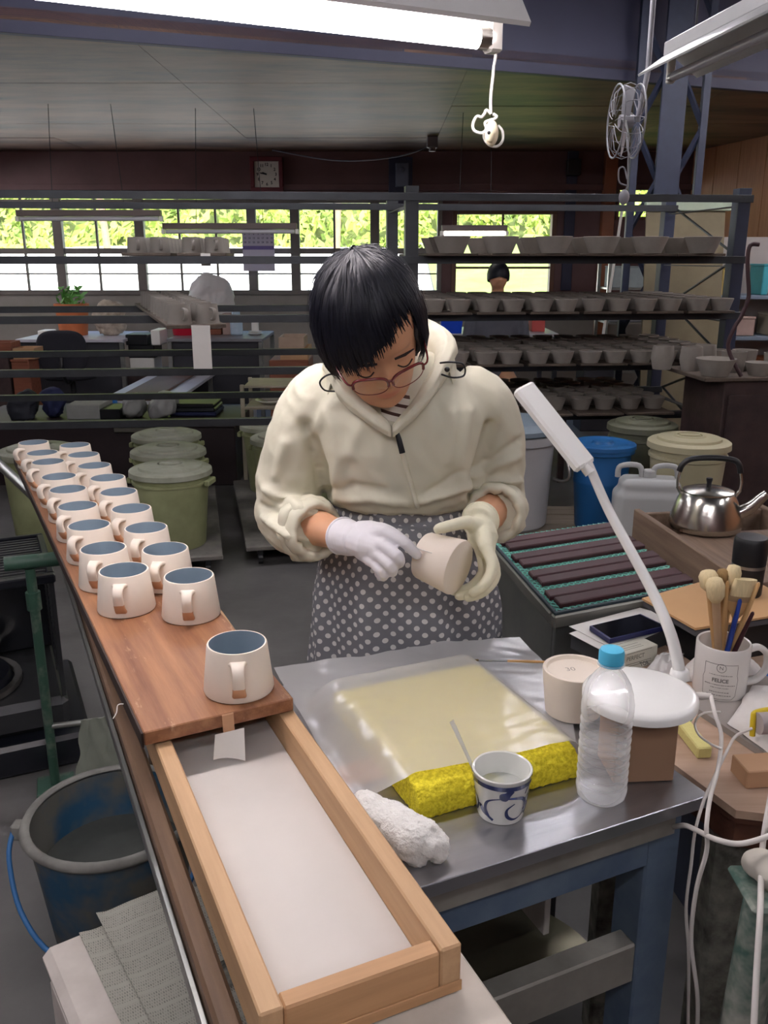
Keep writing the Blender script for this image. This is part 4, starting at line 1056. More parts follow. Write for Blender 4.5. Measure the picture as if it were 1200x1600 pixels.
p2 = obj('person', me, m_skin, None, None, tuple(PQ)); tag(p2, 'dark-haired person seated far back, head seen above the bowls', 'person')
obj('hair', G().add(thick(grid(40, 14, lambda s, t: (.092*math.sin(t*2.2*(.72+.28*abs(2*s-1)))*math.sin((2*s-1)*math.pi), .008-.108*math.sin(t*2.2*(.72+.28*abs(2*s-1)))*math.cos((2*s-1)*math.pi), 1.305+.118*math.cos(t*2.2*(.72+.28*abs(2*s-1))))), -.02)), m_hair, p2, 80)
obj('shirt', fuse(G().add(loft([ell((0, .05, z), rx, ry, 20) for z, rx, ry in ((.45, .19, .16), (.6, .17, .13), (.85, .20, .14), (1.02, .21, .13), (1.10, .14, .10), (1.15, .08, .07))])).tube([V(-.18, .04, 1.04), V(-.23, .02, .78), V(-.15, -.13, .74)], [.068, .058, .045], 10, True).tube([V(.18, .04, 1.04), V(.23, .02, .78), V(.15, -.13, .74)], [.068, .058, .045], 10, True), .014, 3), mat('grey_shirt', '#55565e', .85), p2)
st = thing('stool', 'plain stool under the person seated far back', 'stool', (PQ.x, PQ.y+.03, 0))
obj('seat', G().lathe([(0, .37), (.17, .37), (.18, .38), (.18, .395), (.17, .40), (0, .40)], 24), M_black, st, 40)
for k in range(4):
    a = k*math.pi/2+.78; obj('leg', G().tube([(.12*math.cos(a), .12*math.sin(a), .37), (.16*math.cos(a), .16*math.sin(a), 0)], .012, 8), M_steel, st)
# ================================================================== RIGHT OF THE TABLE: inverted cup, bottle, lamp on a box
M180 = Matrix.Rotation(math.pi, 4, 'X')
pc_ = P(893, 1118, TZ+.004)
iv = thing('inverted_cup', 'cream cup standing upside down on the sheet beside the water bottle', 'cup', (pc_.x+.004, pc_.y+.012, TZ+.0058))
obj('body', G().lathe([(0, .066), (.041, .066), (.0425, .0715), (.0455, .0725), (.0480, .0715), (.0488, .069), (.0415, .001), (.039, 0), (.0375, .002), (.043, .062), (0, .063)], 48), m_mug, iv, 40)
tv = text_geo('30', .016); obj('stamp', G().add(tv, T(-.006, .006, .0663) @ RZ(D(8))), mat('grey_stamp', '#a59a90', .8), iv)
bp_ = P(946, 1262, TZ); bq = V(bp_.x, bp_.y+.026, TZ+.0006)
bt = thing('water_bottle', 'clear ribbed plastic water bottle with light blue cap', 'bottle', tuple(bq))
m_pet = bpy.data.materials.new('clear_bottle'); m_pet.use_nodes = True
N = m_pet.node_tree.nodes; L = m_pet.node_tree.links; b = N['Principled BSDF']; b.inputs['Base Color'].default_value = (.93, .94, .94, 1); b.inputs['Roughness'].default_value = .06; b.inputs['Specular IOR Level'].default_value = .8
lw = N.new('ShaderNodeLayerWeight'); lw.inputs['Blend'].default_value = .42; L.new(math_node(N, L, 'ADD', math_node(N, L, 'MULTIPLY', lw.outputs['Facing'], .62), .07), b.inputs['Alpha'])
prof = [(0, .006), (.010, .004), (.022, .0), (.028, .001), (.0315, .006), (.0325, .014)]
z = .018
for i in range(9):
    prof += [(.0325, z), (.0318, z+.002), (.0305, z+.0045), (.0318, z+.007), (.0325, z+.009)]; z += .0115
prof += [(.0328, z+.004), (.0326, z+.012), (.0305, z+.026), (.0265, z+.039), (.020, z+.050), (.0145, z+.057), (.0128, z+.060), (.0128, z+.064), (.0165, z+.0645), (.0165, z+.067), (.0128, z+.0675), (.0128, z+.078)]
obj('body', G().lathe(prof, 48), m_pet, bt, 60)
wprof = [(0, .0075), (.010, .0055), (.022, .0018), (.0275, .003), (.031, .008), (.0315, .075), (0, .0755)]
wat = bpy.data.materials.new('bottle_water'); wat.use_nodes = True; wb = wat.node_tree.nodes['Principled BSDF']; wb.inputs['Base Color'].default_value = (.9, .93, .93, 1); wb.inputs['Roughness'].default_value = .02; wb.inputs['Alpha'].default_value = .16
obj('water', G().lathe(wprof, 40), wat, bt, 50)
cz = z+.0685
capg = G()
n = 60; pts0 = []
for zz_, rr in ((cz, .0152), (cz+.013, .0152), (cz+.0165, .0140), (cz+.017, .012)):
    pts0.append([V((rr+(.0004 if i % 2 and zz_ < cz+.014 else 0))*math.cos(2*math.pi*i/n), (rr+(.0004 if i % 2 and zz_ < cz+.014 else 0))*math.sin(2*math.pi*i/n), zz_) for i in range(n)])
capg.add(loft(pts0)); obj('cap', capg, mat('light_blue_cap', '#4fb4d8', .4, var=.02), bt, 50)
obj('cap_ring', G().lathe([(.0136, cz-.0035), (.0150, cz-.0035), (.0150, cz-.0008), (.0136, cz-.0008)], 40), MC['light_blue_cap'], bt, 50)
# cardboard box and desk lamp
kb = P(1052, 1221, TZ)
m_card = mat('brown_cardboard', '#8a6c54', .8, var=.06, scale=6, bump=.05)
BXH = .094
bx = thing('cardboard_box', 'small brown cardboard box under the white lamp base', 'box', (kb.x, kb.y, TZ+.0006), D(4))
obj('body', G().box(-.082, 0, 0, .07, 0, BXH-.001, .0015), m_card, bx)
obj('flap', G().box(-.081, -.001, .001, .069, BXH-.0008, BXH, .0002), m_card, bx)
lb = V(kb.x-.043, kb.y+.037, TZ+BXH+.001)
m_lampw = mat('glossy_white_lamp', '#e9e8e4', .22, var=.02, coat=.3)
lm = thing('desk_lamp', 'white bendable desk lamp with slim bar head on the cardboard box', 'lamp', tuple(lb))
obj('base', G().lathe([(0, 0), (.058, 0), (.069, .003), (.0755, .007), (.0755, .015), (.0735, .0185), (.069, .0202), (.066, .0204), (0, .0204)], 56), m_lampw, lm, 50)
nk = [(1060, 1072), (1058, 1030), (1046, 985), (1020, 925), (985, 860), (950, 795), (918, 722)]
yd = [lb.y+.048, lb.y+.05, lb.y+.06, lb.y+.09, lb.y+.12, lb.y+.15, lb.y+.17]
np_ = [PY(a, b_, y)-lb for (a, b_), y in zip(nk, yd)]; np_[0].z = .018
nr_ = smooth_path(np_, 6)
obj('neck', G().tube(nr_, [lerp(.0088, .0068, i/(len(nr_)-1)) for i in range(len(nr_))], 14), m_lampw, lm, 60)
obj('collar', G().lathe([(0, 0), (.0145, 0), (.0125, .012), (.0095, .014), (0, .014)], 24), m_lampw, lm, 50, loc=np_[0]-V(0, 0, .004))
h0, h1 = PY(912, 726, lb.y+.172)-lb, PY(816, 605, lb.y+.235)-lb
hd = (h1-h0); hl_ = hd.length; hd.normalize()
upv = V(.35, -.75, .55); upv = (upv-hd*upv.dot(hd)).normalized(); sv = hd.cross(upv)
HMx = Matrix(((hd.x, sv.x, upv.x, h0.x), (hd.y, sv.y, upv.y, h0.y), (hd.z, sv.z, upv.z, h0.z), (0, 0, 0, 1)))
obj('head', G().box(-.004, hl_, -.0185, .0185, -.008, .0085, .004), m_lampw, lm, 30, M=HMx)
obj('light_strip', G().box(.012, hl_-.008, -.013, .013, -.0094, -.0083, .0003), mat('led_diffuser', '#d7d6cf', .4, var=.01), lm, M=HMx)
obj('hinge', G().tube([V(-.016, 0, 0), V(-.003, 0, .001)], .0088, 12), m_lampw, lm, 60, M=HMx)
# charger plug and cables at the lamp
def cable(nm, label, pp, r, m, par=None, loc=None):
    o = obj(nm, G().tube(smooth_path(pp, 7), r, 8), m, par, 80)
    if par is None: tag(o, label, 'cable')
    return o
m_cab = mat('white_cable', '#d2ccc6', .45, var=.03)
DZ = .752
# ------------------------------------------------------------------ right desk (octagonal turntable-like bench)
dk = thing('side_desk', 'worn wooden side desk with chamfered corner at the right edge', 'desk', (0, 0, 0))
m_desk = wood('desk_wood', '#a58a75', '#bfa48f', 'x', rough=.6, bump=.15); m_deskd = wood('desk_dark', '#40261d', '#5a382a', 'x', rough=.5)
pa, pb, pcn, pd = P(1052, 1193, DZ), P(1150, 1266, DZ), P(1200, 1272, DZ), P(1300, 1280, DZ)
dpoly = [(pa.x, pa.y), (pb.x, pb.y), (pcn.x, pcn.y), (.80, .985), (.80, 1.56), (.58, 1.56), (.338, 1.44)]
obj('desk_top', G().add(prism(dpoly, DZ-.012, DZ)), m_desk, dk)
cx_, cy_ = .62, 1.25
def inset(p, k): return (lerp(p[0], cx_, k), lerp(p[1], cy_, k))
obj('top_edge', G().add(prism([inset(p, .012) for p in dpoly], DZ-.022, DZ-.0125)), m_deskd, dk)
obj('apron_board', G().add(prism([inset(p, .035) for p in dpoly], DZ-.062, DZ-.0225)), m_deskd, dk)
m_post = mat('mottled_plaster_post', '#3f3d37', .85, scale=26, col2='#8a887c', bump=.5, bscale=40)
for (x, y) in ((.487, 1.055), (.74, 1.06), (.42, 1.36), (.74, 1.48)):
    obj('leg', G().box(x-.03, x+.03, y-.03, y+.03, 0, DZ-.063, .006), m_post, dk)
# stool-like clay splattered stand in the lower right corner
sd = thing('splattered_stand', 'clay-splattered green metal stand at the lower right corner', 'stand', (.445, .85, 0))
m_spl = mat('splattered_green', '#3f5a50', .7, scale=14, col2='#9d9d93', bump=.4, bscale=30, ramp=(.4, .6))
obj('leg', G().tube([V(-.05, -.02, 0), V(-.005, 0, .735)], .022, 10), m_spl, sd, 50); obj('leg', G().tube([V(.10, -.01, 0), V(.04, .0, .735)], .02, 10), m_spl, sd, 50); obj('leg', G().tube([V(.02, .08, 0), V(.02, .03, .735)], .02, 10), m_spl, sd, 50)
obj('plate', G().box(-.03, .065, -.03, .05, .736, .746, .004), m_spl, sd)
lumps = fuse(G().ball((0, 0, .022), (.03, .026, .024), 8).ball((.028, .012, .02), (.024, .022, .02), 8).ball((-.014, .02, .018), (.022, .02, .018), 8).ball((.01, -.008, .05), (.018, .016, .018), 8), .004, 2, fn=lambda v, n: V(v.x, v.y, max(0.0006, v.z))+n*.002*nz(v.x*90, v.y*90, v.z*90)*(1 if v.z > .004 else 0))
lo = obj('clay_lump', lumps, mat('dried_slip', '#bdb7ac', .9, var=.08, bump=.3), loc=(.457, .855, .7465)); tag(lo, 'lumps of dried white clay on the splattered stand', 'clay')
# brush mug with print
fm_ = P(1122, 1092, DZ); FM = V(fm_.x+.004, fm_.y+.012, DZ+.0006); FR, FHh = .042, .098
m_fmug = mat('white_mug_glaze', '#d9d5d0', .2, var=.02, coat=.3)
fmg = thing('printed_mug', 'white mug with grey printed lettering holding brushes', 'mug', tuple(FM))
obj('body', G().lathe([(0, .002), (FR-.008, 0), (FR-.004, .002), (FR-.001, .008), (FR, .014), (FR+.001, FHh-.002), (FR-.0005, FHh), (FR-.003, FHh-.001), (FR-.004, .01), (0, .007)], 56), m_fmug, fmg, 40)
hp2 = smooth_path([(.041, .004, .080), (.060, .006, .084), (.076, .007, .070), (.077, .007, .045), (.062, .006, .026), (.041, .004, .022)], 6)
obj('handle', G().add(tube(hp2, .0055, 10, flat=(1, 1.5))), m_fmug, fmg, 60)
camdir = math.atan2(-FM.y, -FM.x)
def wrapg(vf, a0, z0, sc=1.0, r=FR+.0013):
    return [V(r*math.cos(a0+p.x*sc/r), r*math.sin(a0+p.x*sc/r), z0+p.y*sc) for p in vf[0]], vf[1]
gp = G(); A_ = camdir+.02
gp.add(wrapg(text_geo('FELICE', .0088, bold=.0003), A_, .046)); gp.add(wrapg(text_geo('N', .0085), A_, .068))
cir = [V(.0072*math.cos(i*math.pi/16), .0072*math.sin(i*math.pi/16), 0) for i in range(33)]
def flatband(pp, w):
    v = []
    for i, p in enumerate(pp):
        d = (pp[min(len(pp)-1, i+1)]-pp[max(0, i-1)]).normalized(); n_ = V(-d.y, d.x, 0); v += [p+n_*w, p-n_*w]
    return v, [(2*i, 2*i+1, 2*i+3, 2*i+2) for i in range(len(pp)-1)]
gp.add(wrapg(flatband(cir, .0004), A_, .068))
for zq_, hw, w in ((.0555, .018, .0005), (.0385, .024, .0006), (.0335, .014, .0005), (.026, .015, .0006), (.0205, .019, .0006)):
    random.seed(int(zq_*10000)); x = -hw
    while x < hw:
        l = random.uniform(.0012, .004); gp.add(wrapg(flatband([V(x, 0, 0), V(min(hw, x+l), 0, 0)], w*random.uniform(.7, 1.3)), A_, zq_)); x += l+random.uniform(.0004, .0010)
fr2 = [V(x, y, 0) for x, y in ((-.026, .028), (.026, .028), (.026, .010), (.028, .002), (.026, -.026), (.020, -.032), (-.020, -.032), (-.026, -.026), (-.028, .002), (-.026, .010), (-.026, .028))]
gp.add(wrapg(flatband([fr2[i].lerp(fr2[i+1], j/6) for i in range(10) for j in range(6)]+[fr2[-1]], .0004), A_, .046))
obj('print', gp, mat('grey_print', '#6d6a68', .6, var=.02), fmg)
# brushes standing in the mug
m_hw = wood('bamboo_handle', '#b58d5c', '#d0ab78', 'z', rough=.5); m_hb = mat('cream_bristle', '#d6c49a', .95, var=.1, scale=90, stretch=(4, 4, .6)); m_db = mat('brown_bristle', '#8a6f48', .95, var=.15, scale=90, stretch=(4, 4, .6))
def brush(label, px, py, r, kind, dy=0.0, hm_=None, bl=.03, bm_=None, br=None):
    r *= 1.15; br = (br or r*1.5)*1.3; bl *= 1.15
    top = PY(px, py-4, FM.y+dy); x = max(-.026, min(.026, (top.x-FM.x)*.42)); foot = V(FM.x+x*-.25, FM.y+dy*.2+.004, FM.z+.009)
    t = thing('brush', label, 'brush', tuple(foot), 0, None); d = top-foot; hl = d.length; u = d.normalized()
    if kind == 'round':
        obj('handle', G().tube([V(0, 0, 0), u*(hl-bl)], [r*.8, r], 10), hm_ or m_hw, t, 60)
        obj('bristles', G().tube([u*(hl-bl), u*(hl-bl*.75), u*(hl-bl*.3), u*(hl-.002), u*hl], [r*1.02, br*.9, br, br*.75, br*.3], 12), bm_ or m_hb, t, 60)
    elif kind == 'flat':
        obj('handle', G().add(tube([V(0, 0, 0), u*(hl-bl*2.3), u*(hl-bl*1.6), u*(hl-bl)], [r*.7, r*1.0, br*.95, br], 12, flat=(.28, 1), up=(.25, -1, 0))), hm_ or m_hw, t, 60)
        obj('ferrule', G().add(tube([u*(hl-bl*1.25), u*(hl-bl*.95)], [br*1.04, br*1.04], 12, flat=(.36, 1), up=(.25, -1, 0))), mat('wire_binding', '#a58a68', .5, .3), t, 60)
        obj('bristles', G().add(tube([u*(hl-bl), u*(hl-bl*.3), u*hl], [br, br*1.02, br*.9], 14, flat=(.32, 1), up=(.25, -1, 0))), bm_ or m_hb, t, 60)
    else:
        obj('handle', G().tube([V(0, 0, 0), u*hl*.6, u*hl*.98, u*hl], [r, r*1.1, r*.8, r*.4], 10), hm_ or m_hw, t, 60)
    return t
brush('thick wooden brush with wide cream bristles at the left of the mug', 1106, 896, .0055, 'round', .006, bl=.030, br=.012)
brush('short round brush with fluffy cream bristles in front of the thick one', 1117, 908, .0060, 'round', -.016, bl=.036, br=.0115, hm_=mat('pale_handle', '#a98c6e', .6))
brush('thin bamboo stick with brown tuft standing in the mug', 1131, 893, .0030, 'round', .016, bl=.026, bm_=m_db, br=.009)
brush('plain slender bamboo stick in the middle of the mug', 1137, 912, .0032, 'stick', -.004)
brush('brush with tall cream tuft standing highest in the mug', 1148, 887, .0036, 'round', .012, bl=.034, br=.0095)
brush('wide flat cream brush with wire binding in the mug', 1166, 909, .0050, 'flat', .002, bl=.026, br=.0175)
brush('blue pen leaning in the middle of the mug', 1157, 940, .0036, 'stick', -.014, hm_=mat('blue_pen', '#27418f', .3, var=.05))
brush('slender wooden stick leaning far to the right in the mug', 1186, 914, .0034, 'stick', -.004)
brush('dark red handled tool leaning right in the mug', 1177, 960, .0032, 'stick', -.018, hm_=mat('dark_red_handle', '#3a1c22', .4))
# mess on the desk: papers, phone, cartons, pouch, cloths
SZ = .785
def flat_item(nm, label, cat, corners, h, m, z=SZ, par=None):
    pts_ = [P(a, b_, z) for a, b_ in corners]; o = obj(nm, G().add(prism([(p.x, p.y) for p in pts_], z, z+h)), m)
    return tag(o, label, cat)
_q = [P(a, b_, .784) for a, b_ in ((893, 988), (953, 1018), (1062, 976), (1000, 958))]
flat_case = obj('grey_case', G().add(prism([(p.x, p.y) for p in _q], DZ+.0005, .7845)), mat('grey_cabinet', '#4c4e50', .5, .2, var=.1)); tag(flat_case, 'dark grey flat case under the papers behind the bottle', 'case')
flat_item('paper', 'lower white paper sheet sticking out under the phone', 'paper', [(889, 990), (950, 1022), (1060, 975), (1000, 955)], .0008, M_paper)
flat_item('paper', 'upper white paper sheet directly under the phone', 'paper', [(889, 979), (953, 1012), (1068, 970), (1000, 950)], .0008, M_paper, SZ+.0016)
ph0 = [P(a, b_, SZ+.004) for a, b_ in ((921, 985), (952, 1006), (1040, 985), (1000, 966))]
phn = thing('phone', 'dark blue cased phone lying screen up on the papers', 'phone', tuple(ph0[0]))
obj('case', G().add(prism([(p.x-ph0[0].x, p.y-ph0[0].y) for p in ph0], 0, .009)), mat('dark_blue_case', '#1d2150', .4), phn)
pcx = sum((p for p in ph0), V(0, 0, 0))/4
obj('screen', G().add(prism([(lerp(p.x, pcx.x, .07)-ph0[0].x, lerp(p.y, pcx.y, .07)-ph0[0].y) for p in ph0], .0092, .0098)), mat('phone_screen', '#0c0c0f', .08, var=.01), phn)
c0 = P(968, 1046, DZ); cw = (P(1042, 1024, DZ)-c0).to_2d(); ca2 = math.atan2(cw.y, cw.x)
ct = thing('carton', 'small pale carton with small print beside the phone', 'carton', (c0.x-.002, c0.y-.018, DZ+.0006), ca2)
m_ctn = mat('pale_carton', '#c9c8ba', .7, var=.04)
obj('body', G().box(0, .085, 0, .036, 0, .036, .001), m_ctn, ct)
obj('label', G().box(-.0006, -.0002, .003, .033, .004, .034, .0001), mat('pale_green_label', '#d3d4bf', .7, var=.02), ct)
tq = G(); tq.add(text_geo('PERFECT', .011, 'LEFT', bold=.0002), T(.010, -.0004, .024) @ RX(math.pi/2))
for zq_ in (.0335, .013, .009): tq.add(([V(.010, -.0004, zq_), V(.07, -.0004, zq_), V(.07, -.0004, zq_+.0012), V(.010, -.0004, zq_+.0012)], [(0, 1, 2, 3)]))
for yq in (.010, .016, .024): tq.add(([V(.012, yq, .0363), V(.06, yq, .0363), V(.06, yq+.0012, .0363), V(.012, yq+.0012, .0363)], [(0, 1, 2, 3)]))
obj('print', tq, mat('carton_print', '#77776c', .7), ct)
# tan board on a dark folder behind
tb0 = [P(a, b_, .83) for a, b_ in ((1002, 947), (1085, 995), (1265, 965), (1150, 905))]
for nm, lab, dz, m, k in (('folder', 'dark grey folder under the tan board', .0, mat('dark_folder', '#4b4a4d', .5), .02), ('tan_board', 'tan cardboard sheet lying behind the brush mug', .012, mat('tan_board', '#c39a6c', .75, var=.05), .0)):
    c_ = sum((p for p in tb0), V(0, 0, 0))/4; o = obj(nm, G().add(prism([(lerp(p.x, c_.x, k), lerp(p.y, c_.y, k)) for p in tb0], .83+dz, .83+dz+.010 if dz == 0 else .83+dz+.004)), m); tag(o, lab, 'folder' if dz == 0 else 'board')
rack2 = thing('book_support', 'low black box under the folder at the right', 'box', (0, 0, DZ+.0006))
c_ = sum((p for p in tb0), V(0, 0, 0))/4
obj('body', G().add(prism([(lerp(p.x, c_.x, .36), lerp(p.y, c_.y, .36)) for p in tb0], .0, .829-DZ)), M_black, rack2)
def cloth(nm, label, cat, poly, z, h, m, seed, res=26, wr=.006):
    """a crumpled soft thing: a closed pillow over a four cornered base on the desk"""
    q = [P(a, b_, z) for a, b_ in poly]
    def f(s, t):
        p = q[0].lerp(q[1], s).lerp(q[3].lerp(q[2], s), t); e = (math.sin(math.pi*s)*math.sin(math.pi*t))**.45
        return V(p.x+.006*nz(s*4+seed, t*4), p.y+.006*nz(s*4, t*4+seed), z+.0012+h*e*(.75+.4*nz(s*3+seed, t*3))+wr*e*(1-2*abs(nz(s*7+seed, t*5+s*4))))
    vf = grid(res, res, f); n_ = len(vf[0]); top = [V(p.x, p.y, max(z+.0014, p.z)) for p in vf[0]]
    o = obj(nm, G().add(thick((top, vf[1]), .001)), m, None, 80); return tag(o, label, cat)
m_cloth = mat('white_cloth', '#d9d4cf', .9, var=.04, bump=.2, bscale=120)
cloth('pouch', 'white plastic pouch with black lettering beside the carton', 'pouch', [(1002, 1062), (1060, 1058), (1066, 1026), (1026, 1034)], DZ, .030, mat('white_pouch', '#d4d2d0', .35, var=.03, coat=.2), 1.3)
pt = P(1004, 1037, .775)
ctx = obj('lettering', G().add(text_geo('TOR', .0095, bold=.0001), T(pt.x-.004, pt.y-.022, .786) @ RZ(D(25)) @ RX(D(52))), M_black); 
ctx.parent = bpy.data.objects['pouch']
cloth('towel', 'white folded towel behind the brush mug', 'towel', [(1070, 1066), (1195, 1064), (1180, 1042), (1068, 1046)], DZ, .048, m_cloth, 4.1)
cloth('towel', 'white crumpled towel lying in front right of the brush mug', 'towel', [(1136, 1132), (1240, 1205), (1290, 1090), (1175, 1072)], DZ+.012, .020, m_cloth, 7.7)
trp = [P(a, b_, DZ) for a, b_ in ((1072, 1105), (1235, 1215), (1310, 1090), (1150, 1055))]
o = obj('grey_tray', G().add(prism([(p.x, p.y) for p in trp], DZ+.0006, DZ+.011)), mat('grey_tray', '#8c8580', .6, var=.06)); tag(o, 'flat grey tray under the crumpled towel on the side desk', 'tray')
cloth('blue_cloth', 'bright blue cloth corner behind the brush mug', 'cloth', [(1168, 1066), (1230, 1066), (1225, 1046), (1176, 1050)], DZ+.0016, .010, mat('blue_cloth', '#2f72b8', .8), 9.9)
ye = P(1100, 1186, DZ); ya = (P(1064, 1140, DZ)-ye).to_2d()
yo = obj('yellow_sponge', G().box(-.011, .011, 0, ya.length, 0, .018, .002), mat('pale_yellow_foam', '#d9d089', .9, var=.04, bump=.3, bscale=200), loc=(ye.x, ye.y, DZ+.0006), rz=math.atan2(ya.y, ya.x)-math.pi/2); tag(yo, 'pale yellow bar of foam on the side desk', 'sponge')
wb_ = P(1172, 1234, DZ); wo_ = obj('wood_block', G().box(0, .09, 0, .045, 0, .027, .0015), mat('pale_block', '#b6906f', .7, var=.06), loc=(wb_.x-.006, wb_.y, DZ+.0006), rz=D(6)); tag(wo_, 'pale wooden block near the front corner of the side desk', 'block')
rg = P(1075, 1122, DZ+.012); o = obj('tape_ring', G().add(ringtube(V(0, 0, .0125), V(.3, 1, 0), .011, .0018, 24)), mat('mint_green', '#8fc3a5', .4), loc=(rg.x-.002, rg.y+.006, DZ+.0006)); tag(o, 'small mint green ring at the foot of the lamp box', 'ring')
yh = P(1178, 1146, DZ+.03); o = obj('yellow_clip', G().tube(smooth_path([V(0, 0, 0), V(0, .004, .026), V(.006, .008, .034), V(.05, .02, .034), V(.056, .022, .026), V(.056, .022, 0)], 5), .0042, 10), mat('yellow_plastic', '#d6bb2e', .4, var=.03), None, 60, loc=(yh.x, yh.y+.004, DZ+.024)); tag(o, 'yellow bent clip standing on the crumpled towel', 'clip')
o = obj('grey_tube', G().tube([V(0, 0, 0), V(.09, .01, 0)], .016, 16), mat('grey_roll', '#a59c9a', .6, var=.05), None, 50, loc=tuple(P(1186, 1118, DZ+.06))); tag(o, 'short grey roll lying on the towel at the right edge', 'roll'); o.location.z = DZ+.047
# black thermos cup
tm_ = P(1168, 1000, DZ); tY = 1.53; tb_ = PY(1167, 905, tY)
th_ = thing('thermos', 'black lidded thermos cup with a silver band behind the brushes', 'thermos', (tb_.x, tY, .8465)); 
obj('body', G().lathe([(0, 0), (.026, 0), (.028, .003), (.029, .055), (0, .055)], 32), M_black, th_, 40)
obj('band', G().lathe([(.0285, .0553), (.0300, .0553), (.0300, .061), (.0285, .061)], 32), M_chrome, th_, 40)
obj('lid', G().lathe([(0, .0613), (.0300, .0613), (.0305, .105), (.027, .112), (.012, .113), (0, .113)], 32), M_black, th_, 40)
# cables hanging from the lamp plug
l0 = PY(1082, 1103, lb.y+.01)
plug = obj('plug', G().tube([V(0, 0, 0), V(.010, -.001, 0), V(.022, -.003, .001)], [.0048, .0052, .0036], 10), m_cab, lm, 60, loc=(.0725, .0, .012))
pw = V(lb.x+.094, lb.y-.003, lb.z+.013)
def pxs(pp): return [PY(a, b_, y) for a, b_, y in pp]
cable('lamp_cable', 'white cable running from the lamp plug down past the table corner', [pw]+pxs([(1117, 1115, 1.02), (1127, 1150, 1.0), (1122, 1200, .97), (1110, 1245, .93), (1104, 1290, .90), (1104, 1330, .90), (1088, 1390, .90), (1080, 1470, .90), (1090, 1560, .90), (1088, 1640, .90)]), .0028, m_cab)
cable('white_cable', 'thin white cable looping over the yellow foam on the side desk', pxs([(1128, 1170, .985), (1110, 1162, 1.0), (1092, 1148, 1.03), (1086, 1130, 1.05), (1098, 1115, 1.06)])+[P(1125, 1112, .775)], .0016, M_white)
cable('white_cable', 'white cable from the towel down between desk and table', [P(1175, 1138, .795), P(1150, 1150, .79)]+pxs([(1135, 1175, 1.03), (1118, 1210, 1.0), (1100, 1250, .965), (1086, 1300, .95), (1080, 1350, .95), (1072, 1420, .95), (1076, 1500, .95), (1074, 1660, .95)]), .0022, m_cab)
cable('white_cable', 'thick white cable crossing in front of the desk leg', pxs([(1052, 1292, 1.00), (1070, 1290, .955), (1088, 1297, .925), (1120, 1312, .88), (1160, 1318, .87), (1215, 1300, .87), (1260, 1270, .88)]), .0034, m_cab)
cable('white_cable', 'white cable hanging at the right edge before the splattered stand', pxs([(1206, 1235, .93), (1196, 1290, .90), (1190, 1340, .88), (1188, 1420, .80), (1182, 1520, .76), (1176, 1640, .72)]), .0034, m_cab)
# ================================================================== GALVANISED TROUGH WITH RED SLATS
TZ2 = .80
q = {k: P(*p, TZ2) for k, p in dict(f=(868, 962), l=(765, 846), r=(1097, 918), b=(975, 822)).items()}
ux = (q['r']-q['f']).to_2d(); uy = (q['l']-q['f']).to_2d(); ta_ = math.atan2(ux.y, ux.x); TW = ux.length-.014; nyv = V(-math.sin(ta_), math.cos(ta_), 0); TD = uy.x*nyv.x+uy.y*nyv.y
skew = (uy.x*math.cos(ta_)+uy.y*math.sin(ta_))/TD
tg_ = thing('trough', 'galvanised trough covered by turquoise net and dark red slats', 'trough', (q['f'].x, q['f'].y, 0), ta_)
SK = Matrix(((1, skew, 0, 0), (0, 1, 0, 0), (0, 0, 1, 0), (0, 0, 0, 1)))
g = G(); g.box(0, TW, 0, .012, .56, TZ2, .002, SK).box(0, TW, TD-.012, TD, .56, TZ2, .002, SK).box(0, .012, .0125, TD-.0125, .56, TZ2, .002, SK).box(TW-.012, TW, .0125, TD-.0125, .56, TZ2, .002, SK).box(.0125, TW-.0125, .0125, TD-.0125, .56, .57, .001, SK)
obj('basin', g, M_galv, tg_)
g = G(); g.box(-.006, TW+.006, -.008, .012, TZ2-.024, TZ2+.002, .003, SK).box(-.008, .010, .0125, TD, TZ2-.024, TZ2+.002, .003, SK); obj('rim', g, mat('dull_tin', '#84837c', .45, .6, var=.1), tg_)
for x, y in ((.03, .03), (TW-.06, .03), (.03, TD-.06), (TW-.06, TD-.06)): obj('leg', G().box(x, x+.03, y, y+.03, 0, .559, .002, SK), M_steel, tg_)
g = G(); zt = TZ2+.0045
step = .0155; tot = TW+TD; k = -TD
while k < TW:
    a0 = max(0, k); b0 = min(TW, k+TD)
    if b0 > a0: g.add(tube([SK @ V(a0, a0-k, zt), SK @ V(b0, b0-k, zt)], .0017, 3)); g.add(tube([SK @ V(TW-a0, a0-k, zt+.001), SK @ V(TW-b0, b0-k, zt+.001)], .0017, 3))
    k += step
net = obj('net', g, mat('turquoise_net', '#86cfc0', .5, var=.08), tg_); net['kind'] = 'stuff'
g = G(); g.box(-.004, TW+.004, -.004, .003, TZ2+.002, TZ2+.008, .001, SK).box(-.004, .003, .0035, TD, TZ2+.002, TZ2+.008, .001, SK); obj('net_edge', g, mat('dark_net_edge', '#26343b', .6), tg_)
m_slat = mat('dark_red_slat', '#3c1d22', .55, var=.08, scale=20)
sy = .012
for k in range(5):
    for j in (0, 1):
        o_ = .022-.004*k if j == 0 else .008; obj('slat', G().box(.008+.006*(1-j)+.004*(k % 2), TW-.002-.004*((k+j) % 2), sy, sy+.034, zt+.0025, zt+.0125, .002, SK), m_slat, tg_); sy += .039
    sy += .030
    if sy > TD-.05: break
